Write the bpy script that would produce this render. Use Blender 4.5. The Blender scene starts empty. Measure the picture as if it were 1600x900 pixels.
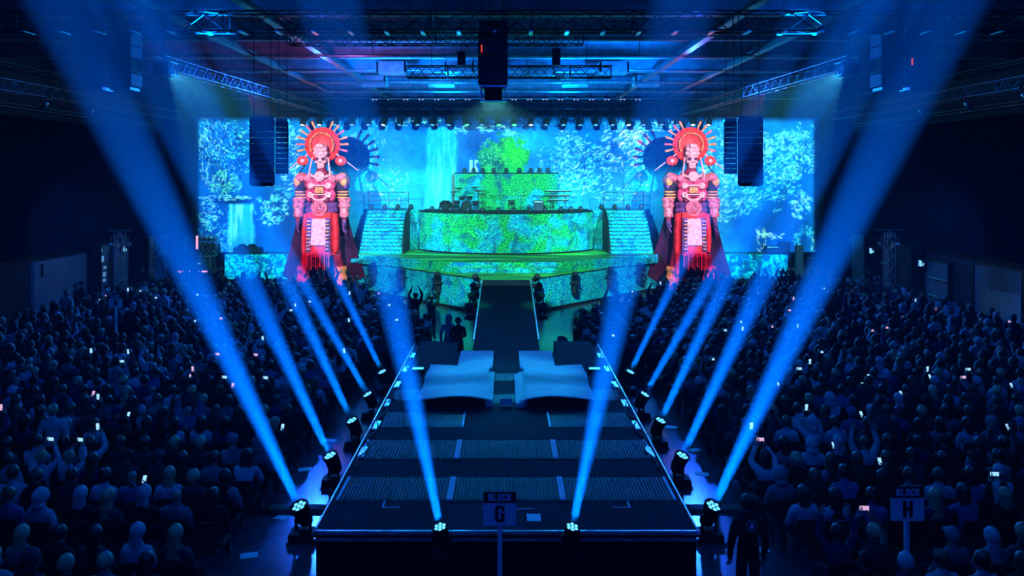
import bpy, bmesh, math, random
import numpy as np
from mathutils import Vector, Matrix, Quaternion

sc = bpy.context.scene
C = bpy.context.collection
PI = math.pi
FPX = 1300.0                      # focal length in pixels of the 1600 px frame
EYE = 6.6                         # camera height

# ------------------------------------------------------------------ camera
cam = bpy.data.objects.new('camera', bpy.data.cameras.new('camera'))
C.objects.link(cam)
sc.camera = cam
cam.location = (0, 0, EYE)
cam.rotation_euler = (PI / 2, 0, 0)
cam.data.sensor_width = 36
cam.data.lens = 36 * FPX / 1600
cam.data.shift_x = 9 / 1600
cam.data.shift_y = -178 / 1600
cam.data.clip_end = 300

# ------------------------------------------------------------------ world, exposure, sampling behaviour
world = bpy.data.worlds.new('world')
sc.world = world
world.use_nodes = True
world.node_tree.nodes['Background'].inputs[0].default_value = (0, 0, 0, 1)
HAZE = 0.0019                     # thin theatrical haze hangs everywhere in the hall
_v = world.node_tree.nodes.new('ShaderNodeVolumeScatter')
# it hangs low and thins out toward the roof
_n = world.node_tree.nodes
_g = _n.new('ShaderNodeNewGeometry'); _s = _n.new('ShaderNodeSeparateXYZ'); _r = _n.new('ShaderNodeMapRange')
_r.interpolation_type = 'SMOOTHSTEP'
world.node_tree.links.new(_g.outputs['Position'], _s.inputs[0]); world.node_tree.links.new(_s.outputs[2], _r.inputs[0])
_r.inputs[1].default_value = 3.0; _r.inputs[2].default_value = 9.0
_r.inputs[3].default_value = HAZE; _r.inputs[4].default_value = HAZE * .42
world.node_tree.links.new(_r.outputs[0], _v.inputs['Density'])
world.cycles.volume_step_size = 9.0
sc.cycles.volume_max_steps = 16
world.cycles.homogeneous_volume = False
_v.inputs['Color'].default_value = (.5, .8, 1, 1)
world.node_tree.links.new(_v.outputs[0], world.node_tree.nodes['World Output'].inputs['Volume'])
sc.view_settings.view_transform = 'Standard'
sc.view_settings.look = 'None'
sc.view_settings.gamma = 1
sc.view_settings.use_curve_mapping = False
sc.view_settings.exposure = 0.0
sc.cycles.max_bounces = 4
sc.cycles.diffuse_bounces = 2
sc.cycles.glossy_bounces = 2
sc.cycles.volume_bounces = 0
sc.cycles.denoising_input_passes = 'RGB_ALBEDO'
sc.cycles.sample_clamp_indirect = 4


def spot(name, p, t, power, col, ang, blend=.15, r=.05):
    l = bpy.data.lights.new(name, 'SPOT')
    l.energy = power; l.color = col
    l.spot_size = math.radians(ang); l.spot_blend = blend; l.shadow_soft_size = r
    o = bpy.data.objects.new(name, l)
    C.objects.link(o)
    o.location = p
    o.rotation_euler = (Vector(t) - Vector(p)).to_track_quat('-Z', 'Y').to_euler()
    return o


def framed(l, x0, x1, z0, z1, fx0, fx1, fz=.02):
    """Projector optics: the light leaves only inside a rectangular frame, its sides fading over fx0 and fx1
    (edge blending of neighbouring projectors). Bounds are slopes dx/dy and dz/dy."""
    ld = l.data
    ld.use_nodes = True
    nt = ld.node_tree
    em = nt.nodes['Emission']
    g = nt.nodes.new('ShaderNodeNewGeometry')
    s = nt.nodes.new('ShaderNodeSeparateXYZ')
    nt.links.new(g.outputs['Incoming'], s.inputs[0])

    def m(op, a, b):
        n = nt.nodes.new('ShaderNodeMath'); n.operation = op
        for i, v in enumerate((a, b)):
            if isinstance(v, (int, float)): n.inputs[i].default_value = v
            else: nt.links.new(v, n.inputs[i])
        return n.outputs[0]

    def ss(v, a, b):
        n = nt.nodes.new('ShaderNodeMapRange'); n.interpolation_type = 'SMOOTHSTEP'
        nt.links.new(v, n.inputs[0]); n.inputs[1].default_value = a; n.inputs[2].default_value = b
        n.inputs[3].default_value = 0; n.inputs[4].default_value = 1
        return n.outputs[0]
    dx = m('DIVIDE', s.outputs[0], s.outputs[1]); dz = m('DIVIDE', s.outputs[2], s.outputs[1])
    f = m('MULTIPLY', ss(dx, x0, x0 + fx0), m('SUBTRACT', 1.0, ss(dx, x1 - fx1, x1)))
    f = m('MULTIPLY', f, m('MULTIPLY', ss(dz, z0, z0 + fz), m('SUBTRACT', 1.0, ss(dz, z1 - fz, z1))))
    nt.links.new(f, em.inputs['Strength'])


# ------------------------------------------------------------------ the hall's projectors and statue lights, then added fill lamps
PROJ = (11.0, 27.1, 9.95)
PCOL = (.15, .90, 1.0)
for sgn in (-1, 1):
    o = spot('projector_light', (sgn * PROJ[0], PROJ[1], PROJ[2]), (sgn * 10, 53, 5.5), 47000, PCOL, 82, 0, .06)
    a, b = (-8.7 / 25.9, 14.3 / 25.9)
    if sgn < 0: framed(o, a, b, -.425, .012, .01, 5.0 / 25.9)
    else: framed(o, -b, -a, -.425, .012, 5.0 / 25.9, .01)
CPROJ = (-.35, 23.0, 8.75)
o = spot('projector_light', CPROJ, (0, 44, 2.5), 36000, (.30, 1.0, .86), 70, 0, .06)
framed(o, -.44, .44, -.50, -.05, .05, .05, .03)
for sgn in (-1, 1):                                   # red front light of the two statues
    o = spot('statue_light', (sgn * 10.75, 34.5, 9.95), (sgn * 10.25, 46.3, 4.4), 9500, (1, .010, .06), 60, 0, .08)
    a, b = sorted(((sgn * 13.2 - sgn * 10.75) / 11.8, (sgn * 7.3 - sgn * 10.75) / 11.8))
    framed(o, a, b, -.86, -.01, .10, .10, .04)
for sgn in (-1, 1):                                   # dim blue fill added over the seats
    spot('added_fill', (sgn * 9.0, 40.0, 10.6), (sgn * 11.5, 24, 1), 5000, (.01, .10, 1), 95, .6, .25)
for sgn in (-1, 1):                                   # fill added to brighten the side walls and middle rows
    spot('added_fill', (sgn * 13.5, 31.0, 9.6), (sgn * 20.4, 40.5, 1.0), 2600, (.01, .18, 1), 42, .7, .25)
    spot('added_fill', (sgn * 9.0, 13.0, 11.5), (sgn * 13.5, 29, 1.5), 1100, (.004, .10, 1), 70, .7, .25)
for sgn in (-1, 1):                                   # fill added from the stage truss lights toward the front rows
    spot('added_fill', (sgn * 6.0, 49.2, 10.2), (sgn * 9.5, 34, 1), 8000, (.01, .22, 1), 62, .6, .2)
for sgn in (-1, 1):                                   # green fill added on the floor beside the ramp, and blue on far rows
    spot('added_floor_fill', (sgn * 2.0, 33.5, 9.9), (sgn * 2.0, 33.3, 0), 5000, (.02, 1, .42), 21, .6, .2)
    spot('added_fill', (sgn * 7.0, 15.0, 11.6), (sgn * 7.6, 35.5, 1.2), 3000, (.006, .16, 1), 36, .6, .25)
spot('added_fill', (0, 36.0, 10.8), (0, 21.6, 1.1), 7000, (.01, .50, 1), 15, .5, .25)  # narrow lamp added only to brighten the covered risers
spot('added_fill', (0, .6, 10.5), (0, 14.5, .8), 1300, (.004, .08, 1), 85, .7, .3)  # unseen fill added above the camera for the signs and near rows
for sgn in (-1, 1):                                   # blue and violet fill added to brighten the roof from below
    spot('added_roof_fill', (sgn * 5.0, 33.0, 9.2), (sgn * 3.5, 36, 12.2), 3200, (.0, .16, 1), 150, .7, .3)
spot('added_roof_fill', (-6.0, 30.0, 9.4), (-7, 33, 12.2), 120, (.8, .12, .75), 140, .7, .3)
for sgn in (-1, 1):  # second pair of added roof fill, farther back
    spot('added_roof_fill', (sgn * 3.2, 45.0, 9.6), (sgn * 3.0, 41, 12.2), 3600, (.0, .34, 1), 150, .7, .3)


# ------------------------------------------------------------------ helpers
def lin(c):
    """sRGB 0-255 -> linear"""
    return tuple(((v / 255) / 12.92 if v / 255 <= .04045 else ((v / 255 + .055) / 1.055) ** 2.4) for v in c)


def pm(name, base, rough=.6, metal=0.0, var=.25, scale=3.0, spec=.4, emit=None, es=1.0, bump=0.0):
    """plain procedural material: base colour with a little noise variation"""
    m = bpy.data.materials.new(name)
    m.use_nodes = True
    nt = m.node_tree
    b = nt.nodes['Principled BSDF']
    b.inputs['Roughness'].default_value = rough
    b.inputs['Metallic'].default_value = metal
    b.inputs['Specular IOR Level'].default_value = spec
    tc = nt.nodes.new('ShaderNodeTexCoord')
    n = nt.nodes.new('ShaderNodeTexNoise')
    n.inputs['Scale'].default_value = scale; n.inputs['Detail'].default_value = 4
    nt.links.new(tc.outputs['Object'], n.inputs['Vector'])
    r = nt.nodes.new('ShaderNodeValToRGB')
    r.color_ramp.elements[0].position = .3; r.color_ramp.elements[1].position = .7
    r.color_ramp.elements[0].color = (*[v * (1 - var) for v in base], 1)
    r.color_ramp.elements[1].color = (*[min(1, v * (1 + var)) for v in base], 1)
    nt.links.new(n.outputs[0], r.inputs[0])
    nt.links.new(r.outputs[0], b.inputs['Base Color'])
    if bump:
        bp = nt.nodes.new('ShaderNodeBump'); bp.inputs['Strength'].default_value = bump
        nt.links.new(n.outputs[0], bp.inputs['Height']); nt.links.new(bp.outputs[0], b.inputs['Normal'])
    if emit:
        b.inputs['Emission Color'].default_value = (*emit, 1)
        b.inputs['Emission Strength'].default_value = es
        m.cycles.emission_sampling = 'NONE'
    return m


class MB:
    """collects geometry and links it as ONE mesh object"""
    def __init__(s): s.v = []; s.f = []; s.m = []; s.sm = []

    def add(s, vs, fs, mi=0, smooth=False):
        b = len(s.v)
        s.v.extend([tuple(v) for v in vs])
        for f in fs:
            s.f.append(tuple(b + i for i in f)); s.m.append(mi); s.sm.append(smooth)

    def box(s, lo, hi, mi=0, M=None):
        v = [(x, y, z) for x in (lo[0], hi[0]) for y in (lo[1], hi[1]) for z in (lo[2], hi[2])]
        if M is not None: v = [tuple(M @ Vector(p)) for p in v]
        s.add(v, [(0, 1, 3, 2), (4, 6, 7, 5), (0, 4, 5, 1), (2, 3, 7, 6), (0, 2, 6, 4), (1, 5, 7, 3)], mi)
        return s

    def bbox(s, lo, hi, bv=.01, mi=0, M=None):
        """box with chamfered edges"""
        bm = bmesh.new()
        bmesh.ops.create_cube(bm, size=1)
        for v in bm.verts:
            v.co = Vector([(lo[i] + hi[i]) / 2 + v.co[i] * (hi[i] - lo[i]) for i in range(3)])
        bmesh.ops.bevel(bm, geom=bm.edges[:], offset=bv, segments=2, affect='EDGES', profile=.6)
        bm.verts.index_update()
        vs = [v.co.copy() if M is None else M @ v.co for v in bm.verts]
        s.add(vs, [[v.index for v in f.verts] for f in bm.faces], mi)
        bm.free()
        return s

    def tube(s, a, b, r, mi=0, n=8, r2=None, caps=True):
        a, b = Vector(a), Vector(b)
        d = (b - a)
        if d.length < 1e-6: return s
        q = d.to_track_quat('Z', 'Y')
        r2 = r if r2 is None else r2
        vs = []
        for p, rr in ((a, r), (b, r2)):
            for i in range(n):
                t = 2 * PI * i / n
                vs.append(p + q @ Vector((math.cos(t) * rr, math.sin(t) * rr, 0)))
        s.add(vs, [(i, (i + 1) % n, n + (i + 1) % n, n + i) for i in range(n)], mi, True)
        if caps:
            s.add(vs[:n], [tuple(reversed(range(n)))], mi); s.add(vs[n:], [tuple(range(n))], mi)
        return s

    def path(s, pts, r, mi=0, n=6):
        for a, b in zip(pts[:-1], pts[1:]): s.tube(a, b, r, mi, n)
        return s

    def loft(s, rings, mi=0, caps=True, smooth=True, closed=True):
        """rings: lists of equally many points"""
        n = len(rings[0])
        vs = [p for r in rings for p in r]
        fs = []
        for k in range(len(rings) - 1):
            for i in range(n if closed else n - 1):
                j = (i + 1) % n
                fs.append((k * n + i, k * n + j, (k + 1) * n + j, (k + 1) * n + i))
        s.add(vs, fs, mi, smooth)
        if caps and closed:
            s.add(rings[0], [tuple(reversed(range(n)))], mi); s.add(rings[-1], [tuple(range(n))], mi)
        return s

    def lathe(s, prof, c=(0, 0, 0), ax='Z', n=20, mi=0, M=None, caps=True):
        """prof: (radius, height) pairs"""
        rings = []
        for r, h in prof:
            ring = []
            for i in range(n):
                t = 2 * PI * i / n
                p = Vector((r * math.cos(t), r * math.sin(t), h))
                if ax == 'Y': p = Vector((p.x, -p.z, p.y))
                if ax == 'X': p = Vector((p.z, p.x, p.y))
                if M is not None: p = M @ p
                ring.append(p + Vector(c))
            rings.append(ring)
        return s.loft(rings, mi, caps)

    def ball(s, c, r, mi=0, n=12, k=8):
        rx, ry, rz = (r, r, r) if isinstance(r, (int, float)) else r
        rings = []
        for j in range(k + 1):
            ph = -PI / 2 + PI * j / k
            cr = max(math.cos(ph), .02)
            rings.append([(c[0] + rx * cr * math.cos(2 * PI * i / n), c[1] + ry * cr * math.sin(2 * PI * i / n), c[2] + rz * math.sin(ph)) for i in range(n)])
        return s.loft(rings, mi)

    def prism(s, poly, z0, z1, mi=0, mit=None, mib=None):
        """polygon (x,y) ccw, extruded in z; optional other material on the top"""
        n = len(poly)
        lo = [(x, y, z0) for x, y in poly]; hi = [(x, y, z1) for x, y in poly]
        s.add(lo + hi, [(i, (i + 1) % n, n + (i + 1) % n, n + i) for i in range(n)], mi)
        s.add(hi, [tuple(range(n))], mi if mit is None else mit)
        s.add(lo, [tuple(reversed(range(n)))], mi if mib is None else mib)
        return s

    def sheet(s, fn, nu, nv, mi=0):
        vs = [fn(i / nu, j / nv) for j in range(nv + 1) for i in range(nu + 1)]
        w = nu + 1
        s.add(vs, [(j * w + i, j * w + i + 1, (j + 1) * w + i + 1, (j + 1) * w + i) for j in range(nv) for i in range(nu)], mi, True)
        return s

    def mesh(s, name, mats):
        me = bpy.data.meshes.new(name)
        me.from_pydata(s.v, [], s.f)
        for m in (mats if isinstance(mats, (list, tuple)) else [mats]): me.materials.append(m)
        me.polygons.foreach_set('material_index', s.m)
        me.polygons.foreach_set('use_smooth', s.sm)
        me.update()
        return me

    def build(s, name, mats, parent=None, loc=None, rot=None):
        o = bpy.data.objects.new(name, s.mesh(name, mats))
        C.objects.link(o)
        if parent is not None: o.parent = parent
        if loc is not None: o.location = loc
        if rot is not None: o.rotation_euler = rot
        return o


def tag(o, label=None, cat=None, group=None, kind=None):
    if label: o['label'] = label
    if cat: o['category'] = cat
    if group: o['group'] = group
    if kind: o['kind'] = kind
    return o


def thing(name, label, cat, loc=(0, 0, 0), rz=0, group=None):
    o = bpy.data.objects.new(name, None)
    o.empty_display_size = .2
    C.objects.link(o)
    o.location = loc; o.rotation_euler = (0, 0, rz)
    return tag(o, label, cat, group)


def dup(o, parent=None, loc=None, rot=None, label=None):
    c = o.copy(); C.objects.link(c)
    if parent is not None: c.parent = parent
    for ch in o.children: dup(ch, c)
    if loc is not None: c.location = loc
    if rot is not None: c.rotation_euler = rot
    if label: c['label'] = label
    return c


# heavy block capitals, drawn as outlines and counters on a unit cell (x 0-1, y 0-1)
GLYPH = {
    'B': ([(0, 0), (.78, 0), (.97, .12), (.97, .42), (.84, .5), (.97, .58), (.97, .88), (.78, 1), (0, 1)], [[(.36, .17), (.60, .17), (.60, .42), (.36, .42)], [(.36, .59), (.60, .59), (.60, .83), (.36, .83)]]),
    'L': ([(0, 0), (.95, 0), (.95, .2), (.38, .2), (.38, 1), (0, 1)], []),
    'O': ([(.2, 0), (.8, 0), (1, .14), (1, .86), (.8, 1), (.2, 1), (0, .86), (0, .14)], [[(.37, .17), (.63, .17), (.63, .83), (.37, .83)]]),
    'C': ([(.2, 0), (.8, 0), (1, .14), (1, .38), (.65, .38), (.65, .17), (.37, .17), (.37, .83), (.65, .83), (.65, .64), (1, .64), (1, .86), (.8, 1), (.2, 1), (0, .86), (0, .14)], []),
    'K': ([(0, 0), (.36, 0), (.36, .36), (.44, .36), (.62, 0), (1.02, 0), (.74, .52), (1, 1), (.62, 1), (.44, .64), (.36, .64), (.36, 1), (0, 1)], []),
    'G': ([(.2, 0), (1, 0), (1, .54), (.55, .54), (.55, .38), (.65, .38), (.65, .17), (.37, .17), (.37, .83), (.65, .83), (.65, .66), (1, .66), (1, .86), (.8, 1), (.2, 1), (0, .86), (0, .14)], []),
    'H': ([(0, 0), (.36, 0), (.36, .4), (.64, .4), (.64, 0), (1, 0), (1, 1), (.64, 1), (.64, .6), (.36, .6), (.36, 1), (0, 1)], []),
    'A': ([(-.02, 0), (.34, 0), (.39, .18), (.61, .18), (.66, 0), (1.02, 0), (.72, 1), (.28, 1)], [[(.44, .36), (.56, .36), (.50, .72)]]),
}


def text_mesh(name, s, w, h, gap, mat, parent, loc, sx=1.0):
    """raised block lettering facing -Y, centred on loc"""
    bm = bmesh.new()
    tot = len(s) * w + (len(s) - 1) * gap
    for k, ch in enumerate(s):
        x0 = -tot / 2 + k * (w + gap)
        es = []
        for loop in [GLYPH[ch][0]] + GLYPH[ch][1]:
            vs = [bm.verts.new((x0 + x * w, 0, (y - .5) * h)) for x, y in loop]
            es += [bm.edges.new((vs[i], vs[(i + 1) % len(vs)])) for i in range(len(vs))]
        bmesh.ops.triangle_fill(bm, edges=es, use_beauty=True, use_dissolve=False, normal=(0, -1, 0))
    ex = bmesh.ops.extrude_face_region(bm, geom=bm.faces[:])
    for e in ex['geom']:
        if isinstance(e, bmesh.types.BMVert): e.co.y -= .004
    bmesh.ops.recalc_face_normals(bm, faces=bm.faces[:])
    me = bpy.data.meshes.new(name); bm.to_mesh(me); bm.free(); me.materials.append(mat)
    o = bpy.data.objects.new(name, me); C.objects.link(o)
    o.parent = parent; o.location = loc
    return o


ORD = ['zeroth', 'first', 'second', 'third', 'fourth', 'fifth', 'sixth', 'seventh', 'eighth', 'ninth', 'tenth', 'eleventh', 'twelfth',
       'thirteenth', 'fourteenth', 'fifteenth', 'sixteenth', 'seventeenth', 'eighteenth', 'nineteenth', 'twentieth', 'twenty-first',
       'twenty-second', 'twenty-third', 'twenty-fourth', 'twenty-fifth', 'twenty-sixth']


def P(px, py, d):
    """the place at distance d seen at a measured spot of the photograph"""
    return Vector(((px - 791) * d / FPX, d, EYE - (py - 272) * d / FPX))


# ------------------------------------------------------------------ shared materials
M = {}
M['black'] = pm('black_paint', (.007, .007, .009), .6, spec=.12)
M['matte'] = pm('black_fabric', (.008, .008, .010), .95, spec=.1, scale=8)
M['metal'] = pm('truss_metal', (.10, .11, .13), .35, .8)
M['dkmetal'] = pm('dark_metal', (.03, .032, .036), .4, .6)
M['alu'] = pm('aluminium', (.55, .56, .6), .35, .9)
M['roofsteel'] = pm('roof_steel', (.42, .44, .48), .5, .2)
M['deck'] = pm('stage_deck', (.014, .017, .024), .85, var=.35, scale=1.5, spec=.04)
M['rib'] = pm('grille_rib', (.15, .16, .18), .6, .0, spec=.1)
M['tape'] = pm('white_tape', (.85, .87, .9), .7, var=.1)
M['sheet'] = pm('grey_cover', (.60, .63, .66), .75, var=.08, scale=2)
M['cabinet'] = pm('speaker_cabinet', (.010, .014, .03), .65)
M['grille'] = pm('speaker_grille', (.012, .018, .04), .6, .2, var=.5, scale=40)
M['white'] = pm('sign_white', (.80, .82, .85), .6, var=.06)
M['ink'] = pm('sign_black', (.01, .01, .012), .7)
M['lens'] = pm('led_lens', (.3, .5, .8), .2, emit=(.12, .60, 1), es=1.8)
M['lens_dim'] = pm('led_lens_dim', (.3, .4, .5), .15, emit=(.05, .25, .9), es=.6)
M['lens_off'] = pm('glass_lens', (.05, .06, .08), .08, .3)
M['lens_white'] = pm('led_lens_white', (.5, .5, .6), .2, emit=(.6, .62, 1), es=1.0)
M['lens_green'] = pm('led_lens_green', (.2, .6, .4), .2, emit=(.08, 1, .35), es=1.6)
M['wall'] = pm('wall_paint', (.035, .04, .055), .8, scale=1)
M['panel'] = pm('wall_panel', (.18, .20, .25), .6, var=.15, scale=.8)
M['shutter'] = pm('shutter_metal', (.20, .22, .26), .45, .5)
M['rail'] = pm('rail_metal', (.7, .72, .75), .3, .8)
M['icon'] = pm('exit_icon', (.5, .7, .8), .4, emit=(.25, .70, 1), es=1.2)
M['note'] = pm('paper_note_glow', (.6, .65, .7), .7, emit=(.15, .4, .7), es=.5)  # paper given its own glow in place of light falling on it
M['curtain'] = pm('black_curtain', (.016, .018, .026), .95, spec=.1, scale=1)
M['teal'] = pm('step_lamp_glow', (.3, .6, .6), .4, emit=(.10, .70, .75), es=1.2)
M['orange'] = pm('orange_glow', (.9, .4, .05), .5, emit=(1, .30, .01), es=1.3)
M['pinklamp'] = pm('pink_glow', (.9, .4, .5), .5, emit=(1, .25, .45), es=.9)
M['redled'] = pm('red_led', (.9, .1, .05), .5, emit=(1, .06, .01), es=.8)
M['skin'] = pm('skin', (.30, .19, .14), .55, var=.08)

# ------------------------------------------------------------------ the hall
XW = 20.6
m = bpy.data.materials.new('hall_floor'); m.use_nodes = True
nt = m.node_tree; b = nt.nodes['Principled BSDF']
tc = nt.nodes.new('ShaderNodeTexCoord'); n = nt.nodes.new('ShaderNodeTexNoise'); n.inputs['Scale'].default_value = .6; n.inputs['Detail'].default_value = 6
nt.links.new(tc.outputs['Object'], n.inputs['Vector'])
r = nt.nodes.new('ShaderNodeMapRange'); nt.links.new(n.outputs[0], r.inputs[0]); r.inputs[3].default_value = .10; r.inputs[4].default_value = .24
nt.links.new(r.outputs[0], b.inputs['Roughness'])
r = nt.nodes.new('ShaderNodeValToRGB'); nt.links.new(n.outputs[0], r.inputs[0])
r.color_ramp.elements[0].color = (.045, .05, .065, 1); r.color_ramp.elements[1].color = (.075, .08, .10, 1)
nt.links.new(r.outputs[0], b.inputs['Base Color'])
b.inputs['Specular IOR Level'].default_value = .9
M['floor'] = m
tag(MB().box((-XW, -4, -.2), (XW, 58, 0)).build('floor', M['floor']), kind='structure')
tag(MB().box((-XW, -4, 12.4), (XW, 58, 12.6)).build('ceiling', pm('ceiling_deck', (.022, .024, .034), .7, scale=.5)), kind='structure')
tag(MB().box((-XW - .3, -4, 0), (-XW, 58, 12.4)).build('wall_left', M['wall']), kind='structure')
tag(MB().box((XW, -4, 0), (XW + .3, 58, 12.4)).build('wall_right', M['wall']), kind='structure')
tag(MB().box((-XW, 57.7, 0), (XW, 58, 12.4)).build('wall_back', M['wall']), kind='structure')

# roof steel: purlins along the hall, heavier beams across, each beam a box of its own
for i in range(-7, 8):
    x = i * 2.7
    mb = MB().box((x - .05, 14, 12.0), (x + .05, 57.5, 12.38)).box((x - .12, 14, 11.97), (x + .12, 57.5, 12.0))
    tag(mb.build('ceiling_beam', M['roofsteel']), kind='structure')
for y in (24.5, 29.0, 33.5, 38.0, 42.5, 47.0, 51.5):
    mb = MB().box((-XW, y - .05, 11.3), (XW, y + .05, 11.9)).box((-XW, y - .14, 11.25), (XW, y + .14, 11.3)).box((-XW, y - .14, 11.9), (XW, y + .14, 11.95))
    tag(mb.build('ceiling_beam', M['roofsteel']), kind='structure')
# ------------------------------------------------------------------ screen: a forest picture drawn point by point on the cloth
rng = np.random.default_rng(7)


def fnoise(h, w, cell, octaves=4, seed=0, ax=1.0):
    r = np.random.default_rng(seed)
    out = np.zeros((h, w)); amp = 1.0; tot = 0
    for o in range(octaves):
        c = max(cell / 2 ** o, 1.01)
        gh, gw = int(h / (c * ax)) + 3, int(w / c) + 3
        g = r.random((gh, gw))
        y = np.arange(h) / (c * ax); x = np.arange(w) / c
        yi, xi = y.astype(int), x.astype(int)
        fy, fx = y - yi, x - xi
        fy = (fy * fy * (3 - 2 * fy))[:, None]; fx = (fx * fx * (3 - 2 * fx))[None, :]
        a = g[yi][:, xi]; b = g[yi][:, xi + 1]; c_ = g[yi + 1][:, xi]; d = g[yi + 1][:, xi + 1]
        out += amp * ((a * (1 - fx) + b * fx) * (1 - fy) + (c_ * (1 - fx) + d * fx) * fy)
        tot += amp; amp *= .55
    return out / tot


def sstep(x, a, b):
    t = np.clip((x - a) / (b - a), 0, 1)
    return t * t * (3 - 2 * t)


X0, X1, Y0, Y1 = 305, 1280, 183, 399
PW, PH = X1 - X0 + 1, Y1 - Y0 + 1
xx, yy = np.meshgrid(np.arange(X0, X1 + 1), np.arange(Y0, Y1 + 1))
img = np.zeros((PH, PW, 3))


def over(col, a):
    global img
    a = np.clip(a, 0, 1)[..., None]
    img = img * (1 - a) + np.array(col, float) * a


def ell(cx, cy, rx, ry, soft=.5, warp=0, seed=1, cell=26):
    n = (fnoise(PH, PW, cell, 4, seed) - .5) * warp
    d = np.sqrt(((xx - cx) / rx) ** 2 + ((yy - cy) / ry) ** 2) + n
    return 1 - sstep(d, 1 - soft, 1 + soft * .3)


n1 = fnoise(PH, PW, 90, 5, 11); n2 = fnoise(PH, PW, 34, 4, 12); n3 = fnoise(PH, PW, 5, 2, 13); nv = fnoise(PH, PW, 7, 3, 14, 14)
over((8, 128, 214), np.ones((PH, PW)))
over((2, 70, 160), sstep(n1, .45, .75) * .9)
over((20, 175, 235), sstep(n1, .5, .25) * .8)
over((4, 74, 168), ell(360, 290, 130, 150, .6, .6, 3) * .85)
over((3, 52, 140), ell(340, 350, 60, 60, .7, .6, 4) * .8)
over((4, 66, 160), ell(440, 350, 70, 60, .7, .5, 5) * .7)
over((4, 70, 165), ell(1215, 360, 110, 75, .6, .5, 6) * .9)
over((6, 96, 190), ell(1230, 250, 90, 80, .7, .5, 7) * .7)
over((4, 80, 175), ell(680, 190, 180, 22, .8, .9, 8) * .9)
over((4, 84, 175), ell(940, 195, 120, 22, .8, .9, 9) * .8)
over((24, 178, 238), ell(600, 300, 120, 90, .9, .5, 10) * .55)
over((30, 185, 240), ell(900, 330, 150, 70, .9, .5, 15) * .5)
over((3, 60, 150), sstep(nv, .45, .85) * ell(1235, 360, 55, 80, .8) * .35)
over((2, 60, 150), sstep(nv, .6, .8) * ell(860, 260, 300, 130, .8) * .35)


def leaves(cx, cy, rx, ry, num, cols, s0=1.5, s1=4, ang=None, seed=0, dens=.5, asp=.45, clump=14, al=.85):
    """scatters small leaf strokes, gathered into clumps, over an ellipse"""
    global img
    r = np.random.default_rng(100 + seed)
    cn = fnoise(PH, PW, clump, 3, 200 + seed)
    k = 0
    for _ in range(num * 3):
        if k >= num: break
        t = r.random() * 2 * PI; q = math.sqrt(r.random())
        x = cx + math.cos(t) * rx * q; y = cy + math.sin(t) * ry * q
        ix, iy = int(x - X0), int(y - Y0)
        if not (0 <= ix < PW and 0 <= iy < PH): continue
        if cn[iy, ix] < dens - .12 + .24 * r.random() * q: continue
        k += 1
        L = s0 + (s1 - s0) * r.random() ** 2; W = L * asp
        a = (r.random() * PI) if ang is None else ang + r.normal() * .35
        R = int(L + 2)
        ya, yb, xa, xb = max(0, iy - R), min(PH, iy + R + 1), max(0, ix - R), min(PW, ix + R + 1)
        dx = xx[ya:yb, xa:xb] - x; dy = yy[ya:yb, xa:xb] - y
        u = (dx * math.cos(a) + dy * math.sin(a)) / L; w_ = (-dx * math.sin(a) + dy * math.cos(a)) / max(W, .6)
        d = np.sqrt(u * u + w_ * w_)
        m_ = np.clip((1.25 - d) * 1.6, 0, 1)[..., None] * al * (.5 + .5 * r.random())
        c = np.array(cols[r.integers(len(cols))], float)
        img[ya:yb, xa:xb] = img[ya:yb, xa:xb] * (1 - m_) + c * m_


def fall(xa, xb, ya, yb, core, edge, seed, spread=.15):
    s = fnoise(PH, PW, 4, 4, seed, 9)
    t = np.clip((yy - ya) / (yb - ya), 0, 1)
    wob = (fnoise(PH, PW, 14, 2, seed + 1) - .5) * 8
    c = (xa + xb) / 2; hw = (xb - xa) / 2 * (1 + spread * t)
    e = 1 - sstep(np.abs(xx + wob - c) / hw, .75, 1.05)
    v = sstep(yy, ya - 3, ya + 3) * (1 - sstep(yy, yb - 30, yb + 12))
    over(edge, e * v * .95)
    over(core, e * v * sstep(s, .36, .82) * .8)


WHT = [(190, 240, 235), (120, 225, 230), (80, 205, 230)]
AQ = [(70, 210, 225), (40, 190, 230), (120, 230, 220), (20, 160, 220)]
DK = [(2, 40, 110), (3, 55, 140)]
# big fall and its mist
fall(666, 714, 198, 352, (80, 222, 248), (20, 180, 240), 31, .25)
over((40, 195, 240), ell(690, 345, 60, 30, .9) * .6)
# left grove, rock ledge, small fall
leaves(345, 245, 40, 62, 380, DK, 2, 6, PI / 2, 1, .4)
leaves(338, 245, 30, 58, 330, [(200, 240, 215), (150, 225, 200), (90, 210, 200)], 1, 3, PI / 2 - .2, 2, .48, .4)
leaves(352, 292, 26, 26, 330, [(130, 225, 150), (80, 205, 150), (60, 190, 190)], 1, 2.6, None, 3, .42)
leaves(318, 215, 14, 34, 120, WHT, 1, 3, 1.0, 4, .5)
leaves(380, 230, 60, 50, 360, AQ, 1, 4, .4, 5, .5)
leaves(350, 400, 50, 70, 260, AQ, 1, 4, None, 6, .52)
over((2, 30, 90), ell(360, 317, 46, 6, .5, .7, 41) * .95)
leaves(352, 312, 42, 4, 110, WHT, 1, 4, .12, 7, .3, .3)
leaves(325, 335, 18, 22, 110, WHT, 1, 4, .2, 8, .45, .35)
fall(355, 397, 322, 396, (150, 238, 255), (30, 180, 245), 33, .15)
leaves(422, 330, 30, 26, 300, AQ + WHT, 1, 4, None, 9, .47)
leaves(440, 250, 30, 70, 350, AQ, 1, 5, -.7, 10, .48)
leaves(455, 240, 22, 50, 130, WHT, 1, 5, -.7, 11, .5, .3)
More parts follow.
